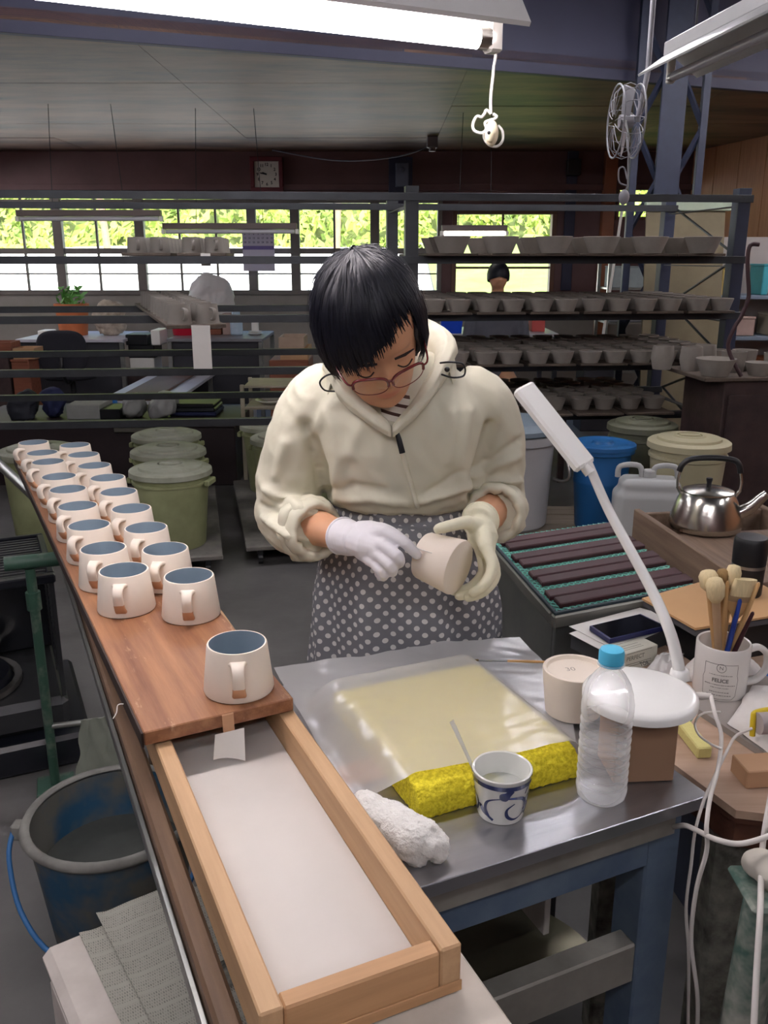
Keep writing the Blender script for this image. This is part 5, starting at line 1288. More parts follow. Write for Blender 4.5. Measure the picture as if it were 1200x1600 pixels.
# ================================================================== KETTLE ON A WOODEN CRATE
KZ = .85
kq = [P(975, 796, KZ), P(1148, 915, KZ), P(1290, 880, KZ), P(1085, 782, KZ)]
ka = math.atan2((kq[1]-kq[0]).y, (kq[1]-kq[0]).x); KL = (kq[1]-kq[0]).length; kq[0] = kq[0]+V(.026, .006, 0)
m_crate = wood('weathered_crate', '#5f4c3e', '#85705e', 'x', rough=.7, bump=.3)
kc = thing('wooden_crate', 'weathered wooden crate with plank sides carrying the kettle', 'crate', (kq[0].x, kq[0].y, .56), ka)
KWd = .34
for zz0, zz1 in ((.0, .085), (.088, .17), (.173, .29)):
    obj('plank', G().box(0, KL, 0, .016, zz0, zz1, .002), m_crate, kc); obj('plank', G().box(0, KL, KWd-.016, KWd, zz0, zz1, .002), m_crate, kc)
for xa in (0.0165, KL-.033): obj('end_board', G().box(xa, xa+.016, .0165, KWd-.0165, 0, .285, .002), m_crate, kc)
obj('divider', G().box(.14, .152, .0165, KWd-.0165, .0, .268, .002), M_frame2, kc)
obj('lid_board', G().box(.1525, KL-.0335, .0165, KWd-.0165, .255, .27, .002), m_crate, kc)
obj('floor_board', G().box(.0335, .139, .0165, KWd-.0165, .12, .13, .002), m_crate, kc)
kst = thing('crate_stand', 'dark stand hidden under the wooden crate', 'stand', (kq[0].x, kq[0].y, 0), ka); obj('body', G().box(.02, KL-.02, .02, KWd-.02, 0, .5595, .003), M_steel2, kst)
kp = P(1112, 838, KZ-.02)
kt = thing('kettle', 'stainless steel kettle with black handle on the wooden crate', 'kettle', (kp.x+.004, kp.y+.06, .8305), D(-15))
m_kst = mat('kettle_steel', '#c9c5bc', .22, 1.0, var=.04, scale=4); KS = 1.0
obj('body', G().lathe([(0, .002), (.070, .0), (.081, .005), (.084, .014), (.0835, .018), (.079, .035), (.068, .072), (.059, .088), (.056, .0905), (0, .0905)], 48), m_kst, kt, 40)
obj('lid', G().lathe([(0, .091), (.0575, .091), (.0580, .094), (.045, .0985), (.02, .102), (0, .1025)], 40), m_kst, kt, 40)
obj('lid_knob', G().lathe([(0, .1027), (.006, .1027), (.0055, .112), (.0075, .120), (.0070, .1235), (0, .1245)], 20), M_black, kt, 50)
obj('spout', G().tube(smooth_path([V(.066, 0, .040), V(.095, 0, .058), V(.116, 0, .082), V(.128, 0, .094)], 5), [.018, .017, .016, .0155, .015, .0145, .014, .0135, .013, .0125, .012, .0115, .011, .0105, .0105, .0105], 16), m_kst, kt, 50)
for s in (-1, 1):
    obj('lug', G().tube([V(s*.060, 0, .082), V(s*.069, 0, .098)], .0045, 8), m_kst, kt, 50)
    obj('handle_arm', G().tube(smooth_path([V(s*.069, 0, .096), V(s*.070, 0, .120), V(s*.064, 0, .146)], 4), .0032, 8), m_kst, kt, 60)
obj('handle_grip', G().add(tube(smooth_path([V(-.069, 0, .136), V(-.063, 0, .152), V(-.045, 0, .166), V(0, 0, .172), V(.045, 0, .170), V(.060, 0, .160), V(.066, 0, .140)], 5), .0068, 10, flat=(1, 1.2))), M_black, kt, 60)
# ================================================================== LIDDED BINS ON DOLLIES
m_olive = mat('olive_bin', '#8a9067', .5, scale=7, col2='#a2a67c', bump=.06); m_olive_l = mat('olive_lid_dusty', '#8d907c', .6, scale=9, col2='#aaac9c', bump=.06); m_beige = mat('beige_bin', '#b0a98a', .5, var=.06); m_darkbin = mat('dark_olive_bin', '#595a49', .55, var=.1)
m_dolly = mat('dusty_dolly', '#55534f', .8, scale=8, col2='#77736c', bump=.1)
def bin_(label, x, y, z, r, h, mb_, ml_, group=None, lid=True, cat='bin', handles=True):
    t = thing('lidded_bin', label, cat, (x, y, z), random.uniform(-.3, .3), group)
    obj('body', G().lathe([(0, 0), (r*.78, 0), (r*.80, .006), (r*.95, h*.86), (r*1.0, h*.87), (r*1.0, h*.90), (r*.96, h*.905), (r*.97, h), (r*.95, h), (r*.78, .02), (0, .02)], 40), mb_, t, 40)
    if lid: obj('lid', G().lathe([(r*1.04, h*.965), (r*1.06, h*.97), (r*1.05, h+.012), (r*1.0, h+.018), (r*.82, h+.020), (r*.80, h+.030), (r*.76, h+.032), (r*.42, h+.034), (r*.38, h+.040), (r*.32, h+.040), (r*.29, h+.026), (0, h+.024)], 40), ml_, t, 40); obj('lid_knob', G().box(-r*.28, r*.28, -.012, .012, h+.0255, h+.042, .004), ml_, t)
    if handles:
        for s in (-1, 1): obj('handle', G().box(s*r*1.05-.012, s*r*1.05+.012, -.05, .05, h*.84, h*.92, .005), mb_, t)
    return t
def dolly(label, c, ang, L, Wd):
    t = thing('dolly', label, 'dolly', (c[0], c[1], 0), ang)
    obj('deck', G().box(-L/2, L/2, -Wd/2, Wd/2, .085, .108, .004), m_dolly, t)
    for a in (-1, 1):
        for b_ in (-1, 1):
            cst = obj('caster', G().box(a*(L/2-.07)-.014, a*(L/2-.07)+.014, b_*(Wd/2-.06)-.02, b_*(Wd/2-.06)+.02, .05, .0845, .003), M_steel, t)
            obj('wheel', G().add(tube([V(a*(L/2-.07)-.011, b_*(Wd/2-.06), .031), V(a*(L/2-.07)+.011, b_*(Wd/2-.06), .031)], .030, 16)), M_black, cst, 40)
    return t
random.seed(4)
dolly('dusty grey dolly under the left row of olive bins', (-1.14, 4.50), D(12), .50, 1.35)
bin_('nearest lidded olive bin on the left dolly, streaked with slip', -1.02, 4.08, .1085, .185, .36, m_olive, m_olive_l)
bin_('middle lidded olive bin on the left dolly', -1.13, 4.50, .1085, .185, .36, m_olive, m_olive_l)
bin_('rearmost dusty bin on the left dolly', -1.24, 4.92, .1085, .185, .36, m_olive, m_olive_l)
dolly('grey dolly carrying olive bins close behind the woman', (-.56, 4.72), D(12), .50, 1.35)
bin_('nearest olive bin behind the woman, half hidden by her sleeve', -.42, 4.30, .1085, .185, .38, m_olive, m_olive_l)
bin_('second olive bin behind the woman', -.54, 4.74, .1085, .185, .38, m_olive, m_olive_l)
bin_('third olive bin behind the woman, under the rack rails', -.66, 5.14, .1085, .185, .38, m_olive, m_olive_l)
bin_('olive bin behind the far end of the mug board', -1.75, 4.36, 0, .19, .50, m_olive, m_olive_l)
bin_('olive bin at the left edge behind the mug board', -1.92, 3.55, 0, .19, .42, m_olive, m_olive_l)
bin_('pale bin standing beside the blue barrel at the left', -2.24, 4.42, 0, .20, .60, m_beige, m_olive_l)
o = obj('blue_barrel', G().lathe([(0, 0), (.26, 0), (.28, .02), (.29, .25), (.285, .5), (.29, .75), (.27, .80), (0, .80)], 32), mat('deep_blue_plastic', '#1d3d78', .4, var=.08), None, 40, loc=(-2.80, 4.36, 0)); tag(o, 'deep blue barrel at the left edge', 'barrel')
# right hand group
m_bplat = wood('pallet_wood', '#6b5f54', '#8b7f72', 'x', rough=.8)
pl_ = thing('pallet', 'low grey wooden platform under the white bin and blue bucket', 'pallet', (.88, 3.62, 0), 0)
for i in range(6): obj('board', G().box(-.54, .51, -.45+i*.15, -.45+i*.15+.14, .28, .30, .003), m_bplat, pl_)
for i in range(3): obj('bearer', G().box(-.53+i*.48, -.45+i*.48, -.45, .44, 0, .2795, .003), m_bplat, pl_)
m_wbin = mat('white_grey_bin', '#a9a9aa', .45, var=.04)
wt = thing('large_bin', 'large pale grey bin with wire handle behind the woman', 'bin', (.545, 3.78, .3005))
obj('body', G().lathe([(0, 0), (.165, 0), (.18, .015), (.20, .38), (.217, .385), (.217, .42), (.20, .425), (.17, .03), (0, .03)], 40), m_wbin, wt, 40)
obj('lid', G().lathe([(.219, .427), (.222, .431), (.218, .448), (.20, .458), (.185, .472), (0, .476)], 40), mat('blue_grey_lid', '#6f7d88', .5, var=.05), wt, 40)
obj('handle', G().tube(smooth_path([V(.208, -.05, .37), V(.235, -.10, .33), V(.25, -.13, .25), V(.23, -.10, .22), V(.195, -.06, .22)], 5), .007, 8), M_chrome, wt, 60)
bb = thing('blue_bucket', 'strong blue lidded bucket behind the desk lamp', 'bucket', (.945, 3.72, .3005)); bb.scale = (.8, .8, 1.03)
m_bb = mat('strong_blue', '#1a568c', .4, var=.05)
obj('body', G().lathe([(0, 0), (.115, 0), (.122, .008), (.143, .20), (.147, .205), (.147, .215), (.144, .22), (.155, .33), (.172, .335), (.172, .35), (.15, .35), (.12, .02), (0, .02)], 40), m_bb, bb, 40)
obj('lid', G().lathe([(.168, .3505), (.178, .352), (.176, .368), (.150, .375), (.13, .366), (.06, .368), (.05, .38), (0, .38)], 40), m_bb, bb, 40)
jk_ = thing('jerrycan', 'translucent white jerrycan with two handles beside the blue bucket', 'jerrycan', (1.04, 3.33, .3005), D(-8))
m_jc = mat('milky_plastic', '#b7b8b6', .4, var=.03)
obj('body', fuse(G().box(-.135, .135, -.08, .08, .001, .29, .03).box(-.115, .115, -.065, .065, .27, .325, .02), .008, 6), m_jc, jk_)
for x in (-.075, .06): obj('handle', G().tube(smooth_path([V(x-.048, 0, .322), V(x-.040, 0, .365), V(x+.030, 0, .368), V(x+.045, 0, .322)], 5), .011, 8), m_jc, jk_, 60)
obj('cap', G().lathe([(.0, .322), (.024, .322), (.024, .35), (.02, .354), (0, .354)], 20), m_jc, jk_, 40, loc=(-.005, 0, 0))
bin_('beige lidded bin behind the kettle', 1.275, 3.60, .3005, .160, .40, m_beige, m_beige, handles=False)
bin_('darker olive bin behind the beige one under the shelf', 1.19, 3.99, .3005, .15, .40, m_darkbin, m_darkbin, handles=False)
# dark cabinet at the end of the rack with taller cups
dcx = PY(1092, 640, 3.86)
dcb = thing('dark_cabinet', 'dark stained wooden cabinet at the right end of the rack', 'cabinet', (1.46, 3.76, 0), D(5.5))
m_dark = mat('dark_stained_wood', '#2c2020', .6, scale=9, col2='#453432', bump=.2)
obj('body', G().box(0, .30, 0, .40, 0, .94, .004), m_dark, dcb); obj('top_board', G().box(-.10, .32, -.02, .42, .941, .958, .003), M_clayboard, dcb)
obj('door', G().box(.02, .28, -.014, -.0005, .05, .88, .003), m_dark, dcb)
cupb = mesh_of('cup', G().lathe([(0, 0), (.040, 0), (.052, .05), (.046, .105), (.042, .105), (.048, .05), (.037, .006), (0, .006)], 24), 40); cupb.materials.append(M_bowl)
cupc = mesh_of('cup', G().lathe([(0, 0), (.045, 0), (.055, .09), (.051, .09), (.042, .006), (0, .006)], 24), 40); cupc.materials.append(M_bowl)
for i, (a, b_, me, lab) in enumerate(((-.16, .30, cupb, 'tall raw clay cup at the back left of the dark cabinet'), (-.05, .24, cupb, 'round raw clay jar beside the tall cup on the dark cabinet'), (.06, .34, cupb, 'tallest raw clay jar at the back of the dark cabinet'), (-.02, .06, bwl, 'wide raw bowl at the front left of the dark cabinet'), (.12, .18, cupc, 'straight raw clay cup in the middle of the dark cabinet'), (.17, .05, bw, 'flared raw bowl at the front of the dark cabinet'), (.27, .09, cupc, 'straight raw clay cup at the right edge of the dark cabinet'), (.20, .24, cupc, 'straight cup behind the flared bowl on the dark cabinet'))):
    p = dcb.matrix_basis if False else T(1.46, 3.76, 0) @ RZ(D(5.5)); o = bpy.data.objects.new('cup', me); COL.objects.link(o); o.location = p @ V(a, b_, .9585); tag(o, lab, 'cup')
# ================================================================== LEFT: heater, stand, bucket, newspaper box
hx = thing('oil_heater', 'black oil heater with top grille and side guard at the left', 'heater', (-1.45, 2.10, 0), D(25))
m_hb_ = mat('black_enamel', '#14161d', .3, var=.1, coat=.3); m_hg = mat('heater_grey', '#3b3c3e', .45, .5, var=.1)
obj('base_tray', G().box(-.05, .62, -.05, .50, 0, .10, .012), m_hb_, hx)
obj('plinth', G().box(.0, .57, .0, .45, .1005, .20, .02), m_hg, hx)
obj('back_panel', G().box(.0, .57, .40, .44, .2005, .56, .006), m_hb_, hx)
obj('burner', G().lathe([(0, .201), (.15, .201), (.16, .21), (.15, .24), (.12, .25), (.12, .48), (.14, .50), (0, .51)], 32), m_hb_, hx, 40, loc=(.27, .2, 0))
obj('burner_ring', G().lathe([(.165, .205), (.185, .205), (.185, .222), (.165, .222)], 32), M_chrome, hx, 40, loc=(.27, .2, 0))
obj('top_rim', G().box(.0, .57, .0, .03, .56, .585, .004).box(.0, .57, .42, .44, .561, .585, .004).box(.0, .02, .03, .42, .56, .585, .003).box(.55, .57, .03, .42, .56, .585, .003), m_hb_, hx)
for i in range(15): obj('grille_bar', G().box(.02, .55, .045+i*.025, .053+i*.025, .572, .580, .001), m_hg, hx)
for i in range(2): obj('grille_cross', G().box(.16+.22*i, .178+.22*i, .03, .42, .5805, .590, .002), m_hg, hx)
for i in range(20): obj('guard_bar', G().box(.555, .562, .03, .41, .215+i*.017, .222+i*.017, .001), m_hg, hx)
for y in (.01, .20, .42): obj('guard_post', G().box(.553, .565, y, y+.012, .2005, .56, .001), m_hg, hx)
gs0 = P(46, 858, BZ-.02); gsx = PY(60, 1000, 2.0)
gs = thing('roller_stand', 'worn green T-shaped metal stand between heater and mug board', 'stand', (-.93, 2.17, 0), D(20))
m_grn = mat('worn_green_paint', '#2c4a3c', .5, scale=16, col2='#6f7468', ramp=(.5, .75), bump=.1)
obj('post', G().tube([V(0, 0, .02), V(0, 0, .665)], .013, 12), m_grn, gs, 50); obj('roller', G().tube([V(-.06, 0, .684), V(.10, 0, .684)], .0195, 16), m_grn, gs, 50)
obj('foot', G().box(-.05, .05, -.05, .05, 0, .02, .003), m_grn, gs); obj('cross_arm', G().tube([V(0, 0, .20), V(.20, -.04, .21)], .009, 8), M_galv, gs, 50); obj('sleeve', G().tube([V(0, 0, .55), V(0, 0, .60)], .019, 12), m_grn, gs, 50)
rgp = T(-.93, 2.17, 0) @ RZ(D(20))
def ragf(s, t):
    w = lerp(.035, .07, t); return rgp @ V(.12+(s-.5)*2*w+.012*nz(s*3, t*3), .0-.038-.012*math.sin(t*2)+.012*nz(s*6, t*2, 3), .222-t*.18+.03*(s-.5)*(t))
o = obj('rag', G().add(thick(grid(14, 18, ragf), .003)), mat('grey_green_rag', '#8b9083', .9, var=.12, bump=.2), None, 80); tag(o, 'grey-green rag hanging over the arm of the green stand', 'rag')
o = obj('steel_tube', G().tube([V(0, 0, 0), V(.32, -.25, -.17)], .017, 10), M_galv, None, 50, loc=(-1.35, 2.98, .77)); tag(o, 'pale steel tube leaning behind the heater', 'tube')
o = obj('steel_post', G().box(-.02, .02, -.02, .02, 0, .92, .003).box(-.1, .1, -.1, .1, 0, .02, .003), M_steel, None, loc=(-1.52, 3.12, 0)); tag(o, 'dark upright post behind the heater at the left', 'post')
bk_ = thing('blue_pail', 'blue pail crusted grey with dried slip, with wire-thin blue handle', 'pail', (-.575, 1.60, 0))
m_pail = mat('crusted_blue', '#1f4a66', .7, scale=5, col2='#5c5b54', ramp=(.36, .50), bump=.25, bscale=20); m_crust = mat('slip_crust', '#65645f', .85, scale=10, col2='#878680', bump=.3)
obj('body', G().lathe([(0, 0), (.128, 0), (.132, .004), (.168, .32), (.164, .32), (.128, .01), (0, .01)], 48), m_pail, bk_, 40)
obj('rim', G().lathe([(.166, .312), (.178, .312), (.183, .320), (.178, .330), (.168, .332), (.162, .326)], 48), m_crust, bk_, 60)
obj('slip', G().lathe([(0, .215), (.152, .215), (.1525, .212), (0, .21)], 40), mat('wet_slip', '#454744', .25, var=.1, scale=12), bk_, 60)
obj('ear', G().box(-.206, -.178, -.03, .0, .275, .312, .005), m_crust, bk_); obj('ear', G().box(.178, .206, -.03, .0, .275, .312, .005), m_crust, bk_)
obj('handle', G().tube(smooth_path([V(-.203, -.02, .295), V(-.200, -.06, .255), V(-.158, -.125, .18), (-.08, -.178, .125), (.03, -.19, .11), (.11, -.175, .14), (.180, -.10, .23), (.203, -.02, .295)], 5), .0055, 8), mat('blue_handle', '#2a5f90', .5), bk_, 60)
NZ = .46
nb = [P(62, 1478, NZ), P(290, 1385, NZ)]; na = math.atan2((nb[1]-nb[0]).y, (nb[1]-nb[0]).x)
nx_ = thing('foam_box', 'chipped white foam box carrying newspapers at the lower left', 'box', (nb[0].x, nb[0].y, 0), na)
m_styro = mat('dirty_foam', '#b3aaa2', .9, scale=8, col2='#d0c8c0', bump=.15)
obj('body', G().box(.004, .30, -.40, -.004, .001, NZ-.03, .02), m_styro, nx_); obj('lid', G().box(0, .304, -.404, 0, NZ-.0295, NZ, .012), m_styro, nx_)
m_news = mat('newsprint', '#9d9b91', .85, var=.1, scale=5)
N, L, b = nodes_of(m_news); tc = [n for n in N if n.type == 'TEX_COORD'][0]
brk = N.new('ShaderNodeTexBrick'); brk.inputs['Scale'].default_value = 1; brk.inputs['Brick Width'].default_value = .0034; brk.inputs['Row Height'].default_value = .0056; brk.inputs['Mortar Size'].default_value = .0011; brk.inputs['Mortar Smooth'].default_value = .3
L.new(tc.outputs['Object'], brk.inputs['Vector']); brk.inputs['Color1'].default_value = (0, 0, 0, 1); brk.inputs['Color2'].default_value = (.7, .7, .7, 1); brk.inputs['Mortar'].default_value = (1, 1, 1, 1)
b2 = N.new('ShaderNodeTexBrick'); b2.inputs['Scale'].default_value = 1; b2.inputs['Brick Width'].default_value = .30; b2.inputs['Row Height'].default_value = .036; b2.inputs['Mortar Size'].default_value = .0035; b2.offset = 0
b2.inputs['Color1'].default_value = (0, 0, 0, 1); b2.inputs['Color2'].default_value = (0, 0, 0, 1); b2.inputs['Mortar'].default_value = (1, 1, 1, 1); L.new(tc.outputs['Object'], b2.inputs['Vector'])
wn2 = N.new('ShaderNodeTexNoise'); wn2.inputs['Scale'].default_value = 420; wn2.inputs['Detail'].default_value = 2; L.new(tc.outputs['Object'], wn2.inputs['Vector'])
ink = math_node(N, L, 'MAXIMUM', math_node(N, L, 'MAXIMUM', brk.outputs[0], b2.outputs[0]), math_node(N, L, 'GREATER_THAN', wn2.outputs[0], .62))
cl2 = N.new('ShaderNodeTexNoise'); cl2.inputs['Scale'].default_value = 7; cl2.inputs['Detail'].default_value = 6; L.new(tc.outputs['Object'], cl2.inputs['Vector'])
dusty = math_node(N, L, 'MULTIPLY', math_node(N, L, 'SUBTRACT', 1.0, ink), .62)
L.new(mixrgb(N, L, dusty, N[m_news['ramp']].outputs[0], lin('#2c2b2a')), b.inputs['Base Color'])
def sheetn(nm, lab, x0, x1, y0_, y1_, z0_, fold, ang=0):
    o = obj(nm, G().add(thick(grid(24, 24, lambda s, t: (lerp(x0, x1, s), lerp(y0_, y1_, t), z0_+.0016+.0016*nz(s*4, t*4, z0_*50)+fold*ga(s, .06)*.004)), .0008)), m_news, None, 80, M=T(nb[0].x, nb[0].y, 0) @ RZ(na+ang)); return tag(o, lab, 'newspaper')
sheetn('newspaper', 'lower folded newspaper on the white foam box', .055, .265, -.42, -.012, NZ, 1)
sheetn('newspaper', 'upper newspaper with a small grey picture on the foam box', .088, .24, -.43, .010, NZ+.0045, 1)
nph = obj('picture', G().box(.16, .215, -.24, -.19, NZ+.0098, NZ+.0101, .0001), mat('news_photo', '#34342f', .8, scale=60, col2='#8a887e'), bpy.data.objects['newspaper.001'])
# ================================================================== FAR SIDE: desks, chair, boxes below the windows
def tblx(nm, label, x0, x1, y0_, y1_, h, mt_, ml_, front=True, cat='desk'):
    t = thing(nm, label, cat, (x0, y0_, 0)); w, d = x1-x0, y1_-y0_
    obj('top', G().box(0, w, 0, d, h-.03, h, .004), mt_, t)
    if front: obj('front_panel', G().box(.04, w-.04, .03, .05, .12, h-.031, .003), ml_, t)
    for x in (.0, w-.04):
        for y in (.0, d-.04): obj('leg', G().box(x, x+.04, y, y+.04, 0, h-.031, .003), M_galv if front else ml_, t)
    return t
m_dgrey = mat('dark_grey_panel', '#2e2e34', .6, var=.08); m_wtop = mat('pale_desk_top', '#b9b8c0', .35, var=.04)
tblx('desk', 'grey desk with pale top behind the office chair', -3.42, -2.42, 8.25, 9.2, .72, m_wtop, m_dgrey)
tblx('desk', 'dark grey desk under the red bucket', -2.0, -1.12, 8.2, 9.1, .73, mat('grey_desk_top', '#77767a', .4, var=.05), m_dgrey)
ch = thing('office_chair', 'black office chair with rounded back before the pale-topped desk', 'chair', (-2.80, 7.72, 0), D(4))
m_chair = mat('black_fabric', '#22222a', .85, var=.1, bump=.1, bscale=200)
obj('backrest', fuse(G().add(loft([[V(x*.215*k, y_, .66+zz*.185*k) for x, zz in [(math.copysign(abs(math.cos(a))**.6, math.cos(a)), math.copysign(abs(math.sin(a))**.6, math.sin(a))) for a in [2*math.pi*i/32 for i in range(32)]]] for y_, k in ((-.045, .9), (-.03, 1), (0, 1), (.02, .9))])), .012, 3), m_chair, ch)
obj('seat', fuse(G().add(loft([[V(math.copysign(abs(math.cos(a))**.7, math.cos(a))*.235*k, .22+math.copysign(abs(math.sin(a))**.7, math.sin(a))*.22*k, zz) for a in [2*math.pi*i/32 for i in range(32)]] for zz, k in ((.40, .9), (.42, 1), (.455, 1), (.47, .9))])), .012, 3), m_chair, ch)
obj('back_bar', G().tube(smooth_path([V(0, -.05, .62), V(0, -.07, .5), V(0, .05, .385), V(0, .2, .385)], 4), .017, 8), M_black, ch, 60)
obj('column', G().tube([V(0, .22, .1), V(0, .22, .395)], .026, 12), M_black, ch, 50)
for k in range(5):
    a = k*2*math.pi/5+.3; obj('base_arm', G().tube([V(0, .22, .11), V(.23*math.cos(a), .22+.23*math.sin(a), .07)], .018, 8), M_black, ch, 50); obj('caster', G().ball((.23*math.cos(a), .22+.23*math.sin(a), .0325), (.024, .024, .032), 8), M_black, ch, 60)
def block(nm, label, cat, px0, px1, pyb, y, z0_, h, d, m, lid=None, bev=.006):
    a = PY(px0, pyb, y); b_ = PY(px1, pyb, y); t = thing(nm, label, cat, ((a.x+b_.x)/2, y, z0_)); w = abs(b_.x-a.x)/2
    obj('body', G().box(-w, w, 0, d, 0, h, bev), m, t)
    if lid: obj('lid', G().box(-w*1.03, w*1.03, -.006, d+.006, h+.0005, h+.02, .003), lid, t)
    return t
def opencrate(nm, label, cat, px0, px1, y, z0_, h, d, m, n=1):
    a = PY(px0, 500, y); b_ = PY(px1, 500, y); t = thing(nm, label, cat, (min(a.x, b_.x), y, z0_)); w = abs(b_.x-a.x)
    obj('floor_board', G().box(0, w, 0, d, 0, .01, .001), m, t)
    for x0, x1, y0_, y1_ in ((0, w, 0, .012), (0, w, d-.012, d), (0, .012, .0125, d-.0125), (w-.012, w, .0125, d-.0125)): obj('side_board', G().box(x0, x1, y0_, y1_, .0105, h, .002), m, t)
    return t
M_or = mat('orange_terracotta', '#b5663c', .6, var=.1); M_redbox = wood('reddish_wood', '#6a3a28', '#8c5540', 'x', rough=.6)
pot = thing('planter', 'terracotta coloured planter with low green plant on the pale desk', 'planter', (-3.03, 8.72, .7205)); pot.scale = (1, 1, 1.25)
obj('pot', G().lathe([(0, 0), (.13, 0), (.155, .20), (.165, .205), (.165, .24), (.15, .24), (.13, .03), (0, .03)], 28), M_or, pot, 40)
random.seed(9); lv2 = []; lf2 = []
for i in range(70):
    a = random.uniform(0, 6.28); r = random.uniform(.01, .13); c = V(r*math.cos(a), r*math.sin(a), random.uniform(.24, .36)); s = random.uniform(.03, .055); u = V(random.gauss(0, 1), random.gauss(0, 1), random.gauss(.3, .5)).normalized(); w = u.orthogonal().normalized(); o_ = len(lv2)
    lv2 += [c-u*s, c-w*s*.4, c+u*s, c+w*s*.4]; lf2.append((o_, o_+1, o_+2, o_+3))
ff_ = obj('foliage', (lv2, lf2), mat('plant_green', '#5f9a4a', .6, var=.2), pot)
def sack(nm, label, cat, c, r, m, seed, wr=.03):
    me = fuse(G().ball((0, 0, r[2]*.9), r, 14), .014, 1, fn=lambda v, n: V(v.x, v.y, max(.0008, v.z))+n*(wr*(nz(v.x*9+seed, v.y*9, v.z*9)+.5*(1-2*abs(nz(v.x*16, v.y*16+seed, v.z*14)))) if v.z > .02 else 0))
    for v in me.vertices: v.co.z = max(.0008, v.co.z)
    o = obj(nm, me, m, None, loc=c); return tag(o, label, cat)
sack('sack', 'beige patterned sack standing on the pale desk', 'sack', (-2.66, 8.7, .7205), (.15, .12, .17), mat('beige_sack', '#8d8071', .9, scale=14, col2='#c7bba9'), 1)
block('box', 'small white box on the left end of the pale desk', 'box', 58, 76, 515, 8.6, .7205, .05, .2, M_white)
bkt = thing('red_bucket', 'bright red bucket on the dark grey desk', 'bucket', (-1.93, 8.62, .7305)); obj('body', G().lathe([(0, 0), (.10, 0), (.105, .006), (.135, .24), (.145, .242), (.145, .255), (.132, .255), (.10, .02), (0, .02)], 28), mat('bright_red', '#c4203a', .4, var=.04), bkt, 40); obj('handle', G().tube(smooth_path([V(-.14, 0, .24), V(-.12, -.10, .235), V(0, -.15, .225), V(.12, -.10, .235), V(.14, 0, .24)], 4), .005, 6), M_white, bkt, 60)
block('box', 'tan box beside the red bucket', 'box', 309, 324, 525, 8.6, .7305, .17, .2, m_card)
for i in range(3): block('slotted_tray', NTH[i]+' tray from the bottom in the stack on the dark grey desk', 'tray', 326, 346, 527, 8.6, .7305+i*.062, .055, .24, (M_redbox, M_white, M_redbox)[i])
block('box', 'pale pinkish box under the raw mug board', 'box', 348, 362, 525, 8.6, .7305, .20, .2, mat('pinkish_card', '#a58d84', .8))
jar = obj('jar', G().lathe([(0, 0), (.05, 0), (.06, .01), (.06, .16), (.04, .19), (.04, .22), (0, .22)], 20), mat('pale_blue_bag', '#a9bccb', .5, var=.1), None, 40, loc=(-1.42, 8.6, .7305)); tag(jar, 'pale blue jar at the right end of the dark grey desk', 'jar')
for i, (r_, h_) in enumerate(((.075, .018), (.07, .018), (.04, .12))):
    o = obj('dish' if i < 2 else 'bottle', G().lathe([(0, 0), (r_*.7, 0), (r_, h_), (r_*.95, h_), (r_*.6, .006), (0, .006)] if i < 2 else [(0, 0), (.035, 0), (.035, .08), (.014, .10), (.014, .12), (0, .12)], 20), M_white, None, 40, loc=(-1.24, 8.6, .7305+(0, .019, .039)[i])); tag(o, ('lower white dish on the dark grey desk', 'upper white dish on the dark grey desk', 'small bottle standing in the white dishes')[i], ('dish', 'dish', 'bottle')[i])
sack('plastic_bag', 'large crumpled white plastic bag in front of the window', 'bag', (-1.72, 8.95, .7305), (.24, .09, .30), mat('white_bag', '#c9c8c6', .4, var=.05), 5, .02)
# stacked black and white boxes
for i, (px0, px1, z_, h_, m, lab) in enumerate(((200, 238, .40, .13, M_white, 'white box at the bottom of the stack beside the pale desk'), (199, 240, .5305, .12, M_black, 'lower black box in the stack beside the pale desk'), (196, 230, .6505, .10, M_black, 'upper black box in the stack beside the pale desk'), (236, 250, .6505, .14, M_white, 'small white box on top of the stack beside the pale desk'))):
    block('box', lab, 'box', px0, px1, 530, 8.4, z_, h_, .3, m)
block('cabinet', 'low dark cabinet under the stack of black boxes', 'cabinet', 194, 250, 560, 8.38, 0, .3995, .45, m_dark)
lbn = thing('low_bench', 'long low white bench carrying a brown board, running towards the windows', 'bench', (-2.12, 6.45, 0)); obj('top', G().box(0, .56, 0, 1.7, .40, .43, .004), m_wtop, lbn)
for x in (.03, .50):
    for y in (.03, 1.62): obj('leg', G().box(x, x+.04, y, y+.04, 0, .3995, .003), M_galv, lbn)
o = obj('brown_board', G().box(.13, .42, .0, 1.62, .0, .02, .003), mat('brown_board', '#59402f', .6, var=.1), None, loc=(-2.12, 6.46, .4305)); tag(o, 'brown board lying along the low white bench', 'board')
o = obj('steel_pipe', G().tube([V(0, 0, 0), V(.08, 1.25, .0)], .07, 16), M_galv, None, 50, loc=(-1.38, 6.5, .071)); tag(o, 'fat grey pipe lying beside the low bench', 'pipe')
block('plinth', 'white plinth strip under the front of the dark grey desk', 'plinth', 345, 395, 612, 7.9, 0, .12, .2, M_white)
